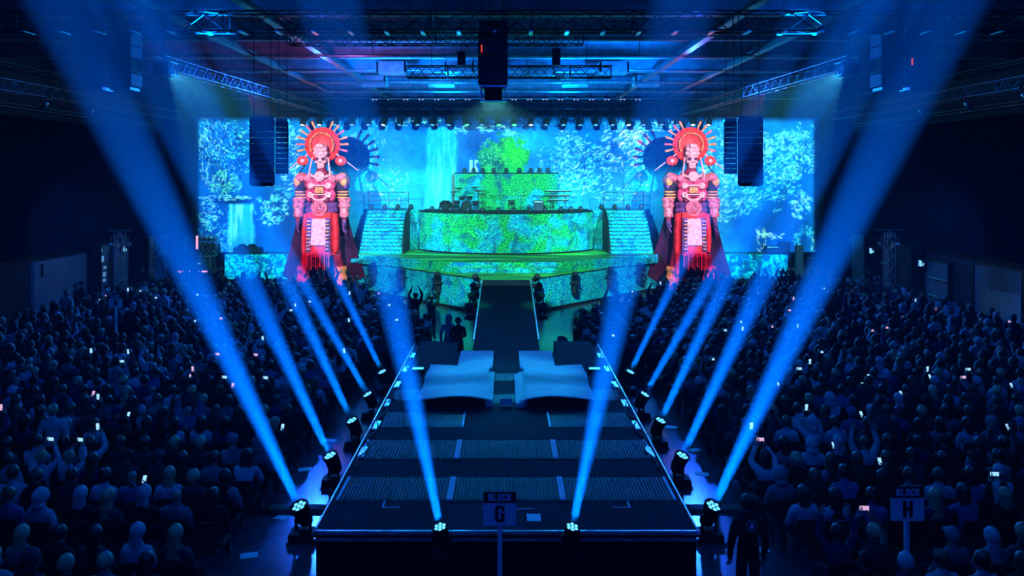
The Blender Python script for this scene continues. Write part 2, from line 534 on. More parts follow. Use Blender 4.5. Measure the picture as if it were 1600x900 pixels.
# trees across the top
leaves(760, 192, 140, 11, 360, DK, 2, 7, .1, 12, .4)
leaves(650, 188, 45, 9, 120, WHT, 1, 4, None, 13, .45)
leaves(760, 205, 60, 9, 130, WHT, 1, 6, .05, 14, .5, .25)
leaves(560, 225, 60, 45, 300, AQ, 1, 3.5, PI / 2, 15, .52)
leaves(600, 290, 40, 40, 160, AQ + WHT, 1, 2.5, None, 16, .55)
leaves(888, 262, 52, 50, 900, AQ + [(160, 235, 240)], 1, 3.2, -.5, 17, .42)
leaves(888, 235, 20, 40, 160, WHT, 1, 3, -.5, 18, .45)
leaves(965, 220, 50, 34, 520, AQ + WHT, 1, 4.5, -.6, 19, .48, .35)
leaves(955, 280, 60, 40, 420, AQ, 1, 3, -.3, 20, .5)
leaves(1000, 230, 20, 40, 150, WHT, 1, 4, -.8, 21, .5, .3)
leaves(1030, 196, 50, 10, 220, WHT + AQ, 1, 4, .1, 22, .42)
leaves(1130, 300, 60, 50, 900, AQ + WHT, 1, 4, -.5, 23, .44)
leaves(1120, 240, 40, 50, 420, AQ, 1, 4, .6, 24, .48)
leaves(1205, 285, 50, 50, 620, AQ, 1, 4, -.4, 25, .47)
leaves(1235, 245, 48, 40, 900, [(120, 235, 205), (170, 245, 220), (60, 205, 210)], 1, 3.4, None, 26, .43)
leaves(1195, 232, 14, 26, 150, WHT, 1, 4, None, 27, .4)
leaves(1250, 205, 28, 14, 160, WHT + AQ, 1, 3.5, None, 28, .45)
leaves(1253, 325, 18, 22, 90, WHT, 1.5, 4.5, None, 29, .45, .6)
leaves(1250, 370, 22, 18, 90, AQ, 1, 4, None, 30, .5)
leaves(1190, 378, 10, 20, 30, [(225, 240, 215)], 2, 6, 1.2, 31, .3, .25)
leaves(1205, 372, 22, 4, 30, [(225, 240, 215)], 2, 6, .1, 32, .2, .25)
leaves(1273, 390, 6, 16, 40, WHT, 1, 4, PI / 2, 33, .3)
# the green willow behind the top tier
g = np.maximum.reduce([ell(789, 240, 24, 26, .25, 1.6, 51, 8), ell(793, 222, 13, 10, .3, 1.2, 52, 6), ell(766, 252, 16, 28, .3, 1.6, 53, 8), ell(814, 250, 14, 30, .3, 1.6, 54, 8), ell(790, 264, 36, 12, .3, .9, 59, 8)])
g = np.clip(g * 1.35 - .55 * sstep(fnoise(PH, PW, 6, 3, 61, 3), .45, .75) * (1 - g * .6), 0, 1)
over((14, 150, 70), g * .95)
over((4, 92, 92), g * sstep(n2, .5, .7) * .8)
over((2, 66, 88), ell(778, 258, 12, 15, .6, .6, 55) * .9)
over((30, 190, 50), ell(803, 238, 18, 24, .9, 1.4, 56, 8) * g * .8)
leaves(765, 245, 18, 28, 320, [(60, 190, 130), (20, 140, 110), (90, 220, 160)], .8, 2.2, PI / 2, 57, .35)
leaves(800, 235, 27, 30, 480, [(70, 230, 60), (30, 200, 50), (120, 240, 110), (10, 150, 60)], .8, 2.2, PI / 2, 58, .35)
# pale square marks beside the willow
for x in (733, 741):
    over((190, 235, 240), ((xx > x) & (xx < x + 6) & (yy > 251) & (yy < 271) & (n3 > .38)).astype(float) * .9)
over((0, 8, 20), np.zeros((PH, PW)))
img = np.clip(img * (.92 + .16 * n3[..., None]), 0, 255)


def tolin(a):
    a = a / 255
    return np.where(a <= .04045, a / 12.92, ((a + .055) / 1.055) ** 2.4)


def attr_mat(name, emit, rough=.85):
    m = bpy.data.materials.new(name); m.use_nodes = True
    nt = m.node_tree; b = nt.nodes['Principled BSDF']
    at = nt.nodes.new('ShaderNodeAttribute'); at.attribute_name = 'picture'
    nt.links.new(at.outputs['Color'], b.inputs['Base Color'])
    b.inputs['Roughness'].default_value = rough; b.inputs['Specular IOR Level'].default_value = .1
    if emit:
        nt.links.new(at.outputs['Color'], b.inputs['Emission Color']); b.inputs['Emission Strength'].default_value = emit
        m.cycles.emission_sampling = 'NONE'
    return m


def picture(name, im, pt, mat, back, parent=None):
    """a cloth of real thickness whose points carry the picture's colours; pt(i, j) arrays give the front"""
    h, w, _ = im.shape
    jj, ii = np.meshgrid(np.arange(h), np.arange(w), indexing='ij')
    co = pt(ii, jj).reshape(-1, 3)
    q = (np.arange(h - 1)[:, None] * w + np.arange(w - 1)[None, :]).reshape(-1)
    fs = np.stack([q, q + w, q + w + 1, q + 1], 1)
    nv_ = len(co)
    # the cloth's back and rim
    rim = list(range(w)) + [k * w + w - 1 for k in range(1, h)] + [(h - 1) * w + k for k in range(w - 2, -1, -1)] + [k * w for k in range(h - 2, 0, -1)]
    bk = co[rim] + np.array(back)
    allco = np.concatenate([co, bk])
    n_ = len(rim)
    me = bpy.data.meshes.new(name)
    nq = len(fs)
    me.vertices.add(len(allco)); me.vertices.foreach_set('co', allco.astype(np.float32).ravel())
    side = np.array([(rim[k], rim[(k + 1) % n_], nv_ + (k + 1) % n_, nv_ + k) for k in range(n_)])
    loops = np.concatenate([fs.ravel(), side.ravel(), np.arange(nv_, nv_ + n_)])
    starts = np.concatenate([np.arange(nq + n_) * 4, [4 * (nq + n_)]])
    me.loops.add(len(loops)); me.loops.foreach_set('vertex_index', loops.astype(np.int32))
    me.polygons.add(nq + n_ + 1); me.polygons.foreach_set('loop_start', starts.astype(np.int32))
    me.update(calc_edges=True)
    at = me.color_attributes.new('picture', 'FLOAT_COLOR', 'POINT')
    col = np.ones((len(allco), 4), np.float32); col[:, :3] = .02
    col[:nv_, :3] = np.minimum(tolin(im).reshape(-1, 3) / np.array((.26, .80, 1.0)) * .92, .95)
    at.data.foreach_set('color', col.ravel())
    me.materials.append(mat)
    me.validate()
    o = bpy.data.objects.new(name, me); C.objects.link(o)
    if parent: o.parent = parent
    return o


SY = 53.0
scr = thing('projection_screen', 'wide cyan projection screen showing a jungle with waterfalls behind the stage', 'screen', (0, SY, 1.6))
sx0, sx1 = (X0 - 791) * SY / FPX, (X1 - 791) * SY / FPX
sz1 = EYE + (272 - Y0) * SY / FPX


def spt(i, j):
    x = sx0 + (sx1 - sx0) * i / (PW - 1)
    z = sz1 + (1.62 - sz1) * j / (PH - 1)
    y = SY + .05 * np.sin(x * 5.0) * sstep(np.abs(x), 11, 18) + 0 * z
    return np.stack([x, y - SY, z - 1.6], -1)


picture('screen_cloth', img, spt, attr_mat('screen_picture', 0), (0, .3, 0), scr)
for x in (-17, -8.5, 0, 8.5, 17): MB().tube((x, .2, sz1 - 1.6), (x, .2, 12.42 - 1.6), .015, 0, 5).build('hanging_cable', M['dkmetal'], scr)
MB().box((sx0 - .15, .05, sz1 - 1.6 - .02), (sx1 + .15, .4, sz1 - 1.6 + .13)).build('top_batten', M['dkmetal'], scr)

# ------------------------------------------------------------------ stage facing: speckled foliage projection cloth (node based)
def facing(name, cells, green_c=None, bias=.5, emit=0, scale=1.0, dark=0.0, patch=.75):
    m = bpy.data.materials.new(name); m.use_nodes = True
    nt = m.node_tree; b = nt.nodes['Principled BSDF']
    N = nt.nodes.new; L = nt.links.new
    geo = N('ShaderNodeNewGeometry')

    def noise(sc_, det=4, dist=0, vec=None):
        n = N('ShaderNodeTexNoise'); n.inputs['Scale'].default_value = sc_; n.inputs['Detail'].default_value = det; n.inputs['Distortion'].default_value = dist
        L(vec or geo.outputs['Position'], n.inputs['Vector']); return n.outputs[0]

    def mr(v, a, b_, c=0, d=1):
        n = N('ShaderNodeMapRange'); n.interpolation_type = 'SMOOTHSTEP'; L(v, n.inputs[0])
        n.inputs[1].default_value = a; n.inputs[2].default_value = b_; n.inputs[3].default_value = c; n.inputs[4].default_value = d
        return n.outputs[0]

    def mix(f, a, b_):
        n = N('ShaderNodeMix'); n.data_type = 'RGBA'
        if isinstance(f, float): n.inputs[0].default_value = f
        else: L(f, n.inputs[0])
        for v, k in ((a, 6), (b_, 7)):
            if isinstance(v, tuple): n.inputs[k].default_value = (*v, 1)
            else: L(v, n.inputs[k])
        return n.outputs[2]

    def math_(op, a, b_):
        n = N('ShaderNodeMath'); n.operation = op
        for i, v in enumerate((a, b_)):
            if isinstance(v, (int, float)): n.inputs[i].default_value = v
            else: L(v, n.inputs[i])
        return n.outputs[0]
    fine = noise(15 * scale, 3, .6); big = noise(.7, 3, .4); mid = noise(2.6, 3, .5)
    s = N('ShaderNodeSeparateXYZ'); L(geo.outputs['Position'], s.inputs[0])
    ax = math_('ABSOLUTE', s.outputs[0], 0)
    gm = math_('MULTIPLY', mr(ax, cells[0], cells[1], 1, 0), mr(big, bias - .08, bias + .10))
    cy = mix(mr(fine, .42, .62), lin((0, 96, 150)), lin((20, 205, 205)))
    cy = mix(mr(mid, .5, .72, 0, .85), cy, lin((2, 96, 190)))
    gr = mix(mr(fine, .4, .62), lin((4, 84, 60)), lin((24, 190, 70)))
    c = mix(gm, cy, gr)
    c = mix(mr(noise(1.1, 4, .8), .50, .66, 0, patch), c, lin((0, 62, 96)))
    hl = noise(21 * scale, 2, 1.0)
    c = mix(mr(hl, .63, .72, 0, .8), c, lin((150, 245, 225)))
    if dark: c = mix(dark, c, (.01, .05, .06))
    L(c, b.inputs['Base Color'])
    b.inputs['Roughness'].default_value = .85; b.inputs['Specular IOR Level'].default_value = .1
    if emit:
        L(c, b.inputs['Emission Color']); b.inputs['Emission Strength'].default_value = emit
        m.cycles.emission_sampling = 'NONE'
    return m


M['face'] = facing('facing_foliage', (2.5, 9.0), bias=.45)
M['facelow'] = facing('facing_foliage_low', (2.0, 6.0), bias=.57)
M['facegreen'] = facing('facing_foliage_green', (2.2, 4.4), bias=.44, patch=.9)
# deck tops: streaky green grass projection
m = bpy.data.materials.new('deck_green'); m.use_nodes = True
nt = m.node_tree; b = nt.nodes['Principled BSDF']
geo = nt.nodes.new('ShaderNodeNewGeometry'); mp = nt.nodes.new('ShaderNodeMapping'); nt.links.new(geo.outputs['Position'], mp.inputs[0]); mp.inputs['Scale'].default_value = (.22, 1.9, 1)
n = nt.nodes.new('ShaderNodeTexNoise'); n.inputs['Scale'].default_value = 1.6; n.inputs['Detail'].default_value = 5; nt.links.new(mp.outputs[0], n.inputs['Vector'])
r = nt.nodes.new('ShaderNodeValToRGB'); nt.links.new(n.outputs[0], r.inputs[0])
e = r.color_ramp.elements
e[0].position = .36; e[0].color = (.003, .035, .035, 1); e[1].position = .68; e[1].color = (.16, .85, .03, 1)
x = e.new(.50); x.color = (.02, .30, .04, 1)
nt.links.new(r.outputs[0], b.inputs['Base Color']); b.inputs['Roughness'].default_value = .6

M['green'] = m
# ------------------------------------------------------------------ main stage
def mirror(poly): return [(-x, y) for x, y in reversed(poly)]


def facewall(mb, line, z0, z1, t, mi=0):
    """a cladding board of thickness t standing along a polyline (front side first)"""
    for (xa, ya), (xb, yb) in zip(line[:-1], line[1:]):
        d = Vector((xb - xa, yb - ya, 0)).normalized(); nn = Vector((d.y, -d.x, 0)) * t
        a, b = Vector((xa, ya, z0)), Vector((xb, yb, z0)); h = Vector((0, 0, z1 - z0))
        vs = [a, b, b + h, a + h, a + nn, b + nn, b + h + nn, a + h + nn]
        mb.add(vs, [(0, 1, 2, 3), (7, 6, 5, 4), (0, 4, 5, 1), (1, 5, 6, 2), (2, 6, 7, 3), (3, 7, 4, 0)], mi)


st = thing('main_stage', 'wide two-level stage with foliage-patterned front and green decks before the screen', 'stage', (0, 0, 0))
half = [(1.15, 39.35), (7.95, 46.9), (9.1, 47.7), (9.1, 51.5), (17.4, 51.5), (17.4, 52.85)]
poly = [(-x, y) for x, y in half] [::-1] + half
MB().prism(poly, .12, 1.6, 0, 1).build('lower_deck', [M['facelow'], M['green']], st)
h2 = [(2.9, 42.5), (8.8, 47.05), (8.85, 52.8)]
poly2 = [(-x, y) for x, y in h2][::-1] + h2
MB().prism(poly2, 1.6, 2.1, 0, 1).build('upper_deck', [M['face'], M['green']], st)
# black skirting along the stage foot and dark edge strips
for s in (-1, 1):
    ln = [(s * x, y) for x, y in half[:4]]
    lo_, hi_ = MB(), MB()
    for (xa, ya), (xb, yb) in zip(ln[:-1], ln[1:]):
        lo_.tube((xa, ya - .03, .06), (xb, yb - .03, .06), .07, 0, 4)
        hi_.tube((xa, ya, 1.6), (xb, yb, 1.6), .028, 0, 5)
    lo_.build('skirting', M['black'], st); hi_.build('edge_strip', M['black'], st)
# low step in the middle of the upper deck
MB().prism([(-2.4, 42.1), (2.4, 42.1), (2.9, 42.5), (-2.9, 42.5)], 1.6, 1.85, 0, 1).build('step', [M['face'], M['green']], st)
# flat facing boards of the side stage
for s in (-1, 1):
    MB().box((min(s * 9.1, s * 17.4), 51.40, .12), (max(s * 9.1, s * 17.4), 51.5, 1.62)).build('side_facing', facing('side_facing', (0.1, .2), bias=.9, scale=.22), st)

# drum: the bowed middle tier
dr = thing('curved_riser', 'bowed middle tier covered in cyan and green foliage picture', 'riser', (0, 0, 2.1))
arc = []
for i in range(25):
    t = -1 + 2 * i / 24
    arc.append((5.12 * t, 49.2 - 2.8 * (1 - t * t) ** .8 * 1.0))
pl = arc + [(5.12, 52.7), (-5.12, 52.7)]
MB().prism(pl, 0, 2.3, 0, 1).build('riser_body', [M['face'], M['deck']], dr)
lo_, hi_ = MB(), MB()
for (xa, ya), (xb, yb) in zip(arc[:-1], arc[1:]):
    hi_.tube((xa, ya - .02, 2.3), (xb, yb - .02, 2.3), .05, 0, 5); lo_.tube((xa, ya - .03, .04), (xb, yb - .03, .04), .05, 0, 5)
lo_.build('skirting', M['black'], dr); hi_.build('edge_strip', M['black'], dr)

# stairs, each flight a thing
for s in (-1, 1):
    side = 'left' if s < 0 else 'right'
    t_ = thing('stage_stairs', f'broad foliage-covered staircase beside the {side} end of the bowed tier', 'stairs', (s * 7.12, 47.2, 2.1), 0, 'stage staircases')
    mb = MB(); N_ = 12
    for k in range(N_):
        y0 = k * 2.9 / N_
        mb.box((-1.22, y0, 0 if k == 0 else k * 2.35 / N_ - .001), (1.22, 2.9 + 2.5, (k + 1) * 2.35 / N_))
    mb.build('steps', M['face'], t_)
    mb = MB()
    for k in range(N_):
        y0 = k * 2.9 / N_; mb.box((-1.21, y0 - .012, (k + 1) * 2.35 / N_ - .03), (1.21, y0, (k + 1) * 2.35 / N_ + .004))
    mb.build('nosing', M['black'], t_)
    xs = -s * 1.22
    pr = [(-.05, 0), (2.9, 2.4), (2.9, 0)]
    # curved black string board on the inner side
    vs = []
    prof = [(-.25, 0), (-.15, .35), (.25, 1.0), (.9, 1.75), (1.9, 2.3), (2.9, 2.42), (2.9, 0)]
    for dx in (0, -s * .12): vs += [(xs + dx, y, z) for y, z in prof]
    k = len(prof)
    MB().add(vs, [tuple(range(k)), tuple(reversed(range(k, 2 * k)))] + [(i, k + i, k + (i + 1) % k, (i + 1) % k) for i in range(k)]) if False else None
    mb = MB(); mb.add(vs, [tuple(range(k)), tuple(reversed(range(k, 2 * k)))] + [(i, k + i, k + (i + 1) % k, (i + 1) % k) for i in range(k)]); mb.build('string_board', M['black'], t_)
    for zz in (.55, 1.05):
        MB().tube((-1.2, 3.2, 2.35 + zz), (1.2, 3.2, 2.35 + zz), .015, 0).build('rail', M['dkmetal'], t_)
    for xx_ in (-1.2, 0, 1.2):
        MB().tube((xx_, 3.2, 2.3), (xx_, 3.2, 2.35 + 1.06), .018, 0).build('rail_post', M['dkmetal'], t_)
    # connecting wall between stairs and drum
    w_ = MB().box((-.32, 0, 0), (.32, .5, 2.35)).build('facing_wall', M['face'], None, (s * 5.46, 50.0, 2.1))
    tag(w_, f'narrow foliage-faced wall between the {side} staircase and bowed tier', 'wall panel', 'narrow stage walls')

# top tier
tt = thing('top_riser', 'square green-foliage tier at the very top of the stage', 'riser', (0, 0, 4.4))
MB().box((-3.15, 51.0, 0), (3.2, 52.75, 2.25)).build('riser_body', M['facegreen'], tt)
MB().box((-3.35, 51.15, 0), (-3.15, 52.7, 2.2)).build('side_board', M['dkmetal'], tt)
MB().tube((-3.2, 50.99, 2.25), (3.22, 50.99, 2.25), .035).build('edge_strip', M['black'], tt)

# ramp from the stage to the runway platform
rp = thing('runway_ramp', 'long dark ramp joining the stage to the runway platform', 'ramp', (0, 0, 0))
A, B = (27.37, 1.1), (39.34, 1.6)
mb = MB()
mb.add([(-1.05, A[0], 0), (1.05, A[0], 0), (1.12, B[0], 0), (-1.12, B[0], 0), (-1.05, A[0], A[1]), (1.05, A[0], A[1]), (1.12, B[0], B[1]), (-1.12, B[0], B[1])],
       [(3, 2, 1, 0), (4, 5, 6, 7), (0, 1, 5, 4), (1, 2, 6, 5), (2, 3, 7, 6), (3, 0, 4, 7)])
mb.build('ramp_deck', M['deck'], rp)
for s in (-1, 1):
    MB().tube((s * 1.07, A[0], A[1] + .03), (s * 1.14, B[0], B[1] + .03), .035, 0, 6).build('edge_rail', M['alu'], rp)
mb = MB()
for k, y in enumerate((29.5, 31.5, 33.5, 35.5, 37.5)):
    z = A[1] + (B[1] - A[1]) * (y - A[0]) / (B[0] - A[0]); mb.box((-1.07, y, z), (1.07, y + .02, z + .004))
mb.build('deck_joint', M['black'], rp)

# ------------------------------------------------------------------ runway platform
TZ = 1.1
th = thing('runway_platform', 'big dark runway platform reaching from the ramp toward the block G sign', 'stage', (0, 0, 0))
MB().box((-2.95, 12.9, .0), (2.95, 25.6, TZ - .06)).box((-2.95, 25.6, 0), (-1.55, 27.4, TZ - .06)).box((1.55, 25.6, 0), (2.95, 27.4, TZ - .06)).build('platform_body', M['matte'], th)
MB().box((-2.95, 12.88, TZ - .06), (2.95, 25.6, TZ)).build('deck_top', M['deck'], th)
for s in (-1, 1):
    MB().box((min(s * 1.55, s * 2.95), 25.6, TZ - .06), (max(s * 1.55, s * 2.95), 27.4, TZ)).build('deck_wing', M['deck'], th)
MB().box((-1.05, 25.6, 0), (1.05, 27.36, TZ - .005)).build('deck_neck', M['deck'], th)
MB().box((-2.97, 12.84, TZ - .07), (2.97, 12.9, TZ - .005)).box((-2.97, 12.82, TZ - .16), (2.97, 12.86, TZ - .12)).build('front_edge', M['rail'], th)
for s in (-1, 1):
    MB().tube((s * 2.96, 12.9, TZ), (s * 2.96, 27.4, TZ), .018, 0, 6).build('edge_strip', M['rail'], th)
mb = MB()
for s in (-1, 1):
    mb.box((s * 1.9 - .14, 13.72, TZ), (s * 1.9 + .14, 13.745, TZ + .003)); mb.box((s * 1.9 + s * .14 - .012, 13.72, TZ), (s * 1.9 + s * .14 + .012, 14.0, TZ + .003))
    mb.box((s * 2.0 - .01, 19.2, TZ), (s * 2.0 + .01, 19.7, TZ + .003))
mb.box((-.75, 19.75, TZ), (.75, 19.77, TZ + .003)); mb.box((-.45, 13.66, TZ), (.45, 13.68, TZ + .003))
mb.build('tape_mark', M['tape'], th)

# grilles let into the platform, each a thing
def grille(x0, x1, y0, y1, label, ends):
    g = thing('floor_grille', label, 'floor grille', ((x0 + x1) / 2, (y0 + y1) / 2, TZ), 0, 'ribbed grilles on the runway platform')
    w_, d_ = (x1 - x0) / 2, (y1 - y0) / 2
    MB().box((-w_, -d_, 0), (w_, d_, .006)).build('base_plate', M['black'], g)
    mb = MB(); k = int(2 * w_ / .058)
    for i in range(k):
        x = -w_ + .03 + i * (2 * w_ - .06) / max(k - 1, 1); mb.box((x - .007, -d_ + .03, .006), (x + .007, d_ - .03, .03))
    mb.build('ribs', M['rib'], g)
    for e in ends:
        MB().box((e * w_ - .022, -d_, .006), (e * w_ + .022, d_, .032)).build('edge_strip', M['tape'], g)


rows = [('nearest', 14.0, 15.05), ('second', 16.05, 17.15)]
for nm, a, b_ in rows:
    grille(-2.84, -.98, a, b_, f'left ribbed floor grille with white ends in the {nm} grille row', (-1, 1))
    grille(-.93, .93, a, b_, f'middle ribbed floor grille with white ends in the {nm} grille row', (-1, 1))
    grille(.98, 2.84, a, b_, f'right ribbed floor grille with white ends in the {nm} grille row', (-1, 1))
grille(-2.75, -.95, 18.05, 19.15, 'ribbed floor grille just before the left grey covered riser', (1,))
grille(.95, 2.75, 18.05, 19.15, 'ribbed floor grille just before the right grey covered riser', (-1,))
grille(-.42, .42, 19.95, 20.75, 'small ribbed grille between the covered risers behind the white card', ())
grille(-.42, .42, 22.1, 22.9, 'small ribbed grille between the covered risers nearer the ramp', ())
grille(-2.8, -2.15, 20.2, 21.2, 'short ribbed grille outside the left covered riser', ())
grille(2.15, 2.8, 20.2, 21.2, 'short ribbed grille outside the right covered riser', ())

# covered risers
for s in (-1, 1):
    side = 'left' if s < 0 else 'right'
    cr = thing('covered_riser', f'low riser under a wavy grey cover on the {side} of the runway strip', 'riser', (s * 1.27, 21.2, TZ), 0, 'grey covered risers')
    MB().box((-.78, -1.62, 0), (.78, 1.62, .14)).build('riser_base', M['black'], cr)

    def cov(u, v, s=s):
        x = (u - .5) * 1.62 * s; y = (v - .5) * 3.4
        z = .24 + .10 * math.exp(-((v - .60) / .16) ** 2) * (1 - .3 * u) - .05 * math.exp(-((v - .40) / .10) ** 2) + .02 * math.sin(u * 5 + v * 3) + .007 * math.sin(v * 60 + u * 9) * math.exp(-((v - .5) / .12) ** 2)
        z += .05 * math.sin(u * PI) * (1 - v)
        return (x, y, z)
    mb = MB(); mb.sheet(cov, 30, 40)
    mb.sheet(lambda u, v: (cov(u, v)[0], cov(u, v)[1], cov(u, v)[2] - .03), 30, 40)
    rimp = [(i / 30, 0) for i in range(31)] + [(1, j / 40) for j in range(1, 41)] + [(1 - i / 30, 1) for i in range(1, 31)] + [(0, 1 - j / 40) for j in range(1, 41)]
    for (ua, va), (ub, vb) in zip(rimp[:-1], rimp[1:]):
        a, b_ = cov(ua, va), cov(ub, vb)
        mb.add([a, b_, (b_[0], b_[1], b_[2] - .03), (a[0], a[1], a[2] - .03)], [(0, 1, 2, 3)])
    mb.build('cover_sheet', M['sheet'], cr)
    for k in range(2 if s > 0 else 1):
        xi = -s * (.86 + .1 * k)
        MB().bbox((xi - .09, -1.55 - .1 * k, .0), (xi + .09, 1.25, .17 - .05 * k), .01).build('folded_panel', M['sheet'], cr)
    fl = thing('flat_board', f'flat grey board behind the {side} covered riser', 'board', (s * .88, 24.2, TZ), 0, 'flat grey boards')
    MB().bbox((-.5, -1.0, 0), (.5, .15, .10), .012).build('board_half', M['sheet'], fl)
    MB().bbox((-.5, .17, 0), (.5, 1.25, .10), .012).build('board_half', M['sheet'], fl)
    sl = thing('step_lamp', f'small glowing step lamp outside the {side} covered riser', 'lamp', (s * 2.45, 23.1, TZ), 0, 'step lamps')
    MB().bbox((-.17, -.1, 0), (.17, .1, .1), .012).build('housing', M['black'], sl)
    MB().box((-.15, -.09, .1), (.15, .09, .115)).build('glow_strip', M['teal'], sl)

cd = thing('notice_card', 'small white card standing at the runway end between covered risers', 'card', (0, 19.72, TZ))
MB().bbox((-.14, 0, .03), (.14, .012, .18), .004).build('card', M['white'], cd)
for s in (-1, 1): MB().box((s * .12 - .006, -.02, 0), (s * .12 + .006, .03, .05)).build('foot', M['alu'], cd)
pp = MB().box((-.1, -.14, 0), (.12, .14, .004)).build('paper_sheet', M['white'], None, (.43, 13.32, TZ))
tag(pp, 'white paper sheet lying on the platform edge beside the block G sign', 'paper')

# cables along the platform sides
for s in (-1, 1):
    rr = random.Random(5 + s)
    pts = []
    for k in range(60):
        y = 15.5 + k * .19; pts.append((s * (2.78 + .06 * math.sin(k * .9) + .05 * rr.random()), y, TZ + .02 + .02 * rr.random()))
    tag(MB().path(pts, .018).build('power_cable', M['black']), f"black power cable lying along the {'left' if s < 0 else 'right'} edge of the runway platform", 'cable', 'platform cables')
    for k in range(6):
        y = 16.4 + k * 1.75
        tag(MB().bbox((-.06, -.3, 0), (.06, .3, .035), .008).build('batten_clamp', M['rail'], None, (s * 2.83, y, TZ)),
            f"pale metal edge clamp, {ORD[k + 1]} from the near end of the platform's {'left' if s < 0 else 'right'} edge", 'clamp', 'edge clamps')
    tag(MB().loft([[(-1.1, -.28, 0), (-1.1, .28, 0), (-1.1, .12, .06), (-1.1, -.12, .06)], [(1.1, -.28, 0), (1.1, .28, 0), (1.1, .12, .06), (1.1, -.12, .06)]], 0, True, False).build('cable_ramp', M['black'], None, (s * 4.1, 16.35, 0)),
        f"black cable ramp crossing the {'left' if s < 0 else 'right'} aisle behind the front floor light", 'cable ramp', 'cable ramps')

# ------------------------------------------------------------------ moving lights on the floor
def light_parts(root, tilt, lens, k=1.0, z=0.0):
    """base with feet, yoke, tilting head with seven lens cells. tilt: unit direction of the head in root space"""
    mb = MB().bbox((-.20 * k, -.17 * k, z + .03), (.20 * k, .17 * k, z + .15 * k), .02)
    mb.build('base', M['black'], root)
    for a in range(4):
        t = PI / 4 + a * PI / 2
        MB().tube((math.cos(t) * .15 * k, math.sin(t) * .12 * k, z + .05), (math.cos(t) * .30 * k, math.sin(t) * .28 * k, z + .02), .022 * k, 0, 6).build('foot', M['black'], root)
    hz = z + .40 * k
    d = Vector(tilt).normalized()
    side = d.cross(Vector((0, 0, 1)))
    side = side.normalized() if side.length > 1e-3 else Vector((1, 0, 0))
    mb = MB()
    for s in (-1, 1):
        p = Vector((0, 0, hz)) + side * s * .17 * k
        mb.tube(p - Vector((0, 0, .24 * k)), p + Vector((0, 0, .05 * k)), .028 * k, 0, 8)
    mb.tube(Vector((0, 0, hz - .24 * k)) + side * .17 * k, Vector((0, 0, hz - .24 * k)) - side * .17 * k, .03 * k, 0, 8)
    mb.tube((0, 0, z + .14 * k), (0, 0, hz - .22 * k), .07 * k, 0, 12)
    mb.build('yoke', M['black'], root)
    q = d.to_track_quat('Z', 'Y').to_matrix().to_4x4()
    T = Matrix.Translation((0, 0, hz)) @ q
    head = MB().lathe([(.05 * k, -.19 * k), (.105 * k, -.16 * k), (.125 * k, -.04 * k), (.13 * k, .12 * k), (.145 * k, .15 * k), (.145 * k, .20 * k), (.128 * k, .20 * k), (.122 * k, .17 * k), (.01, .17 * k)], n=18, M=T).build('head', M['black'], root)
    mb = MB()
    for i in range(7):
        r = 0 if i == 0 else .078 * k
        t = (i - 1) * PI / 3
        c = Vector((r * math.cos(t), r * math.sin(t), .178 * k))
        mb.lathe([(.033 * k, 0), (.031 * k, .006), (.018 * k, .013 * k), (.002, .016 * k)], M=T @ Matrix.Translation(c), n=8, caps=False)
    mb.build('lens', lens, head)
    return T @ Vector((0, 0, .27 * k))


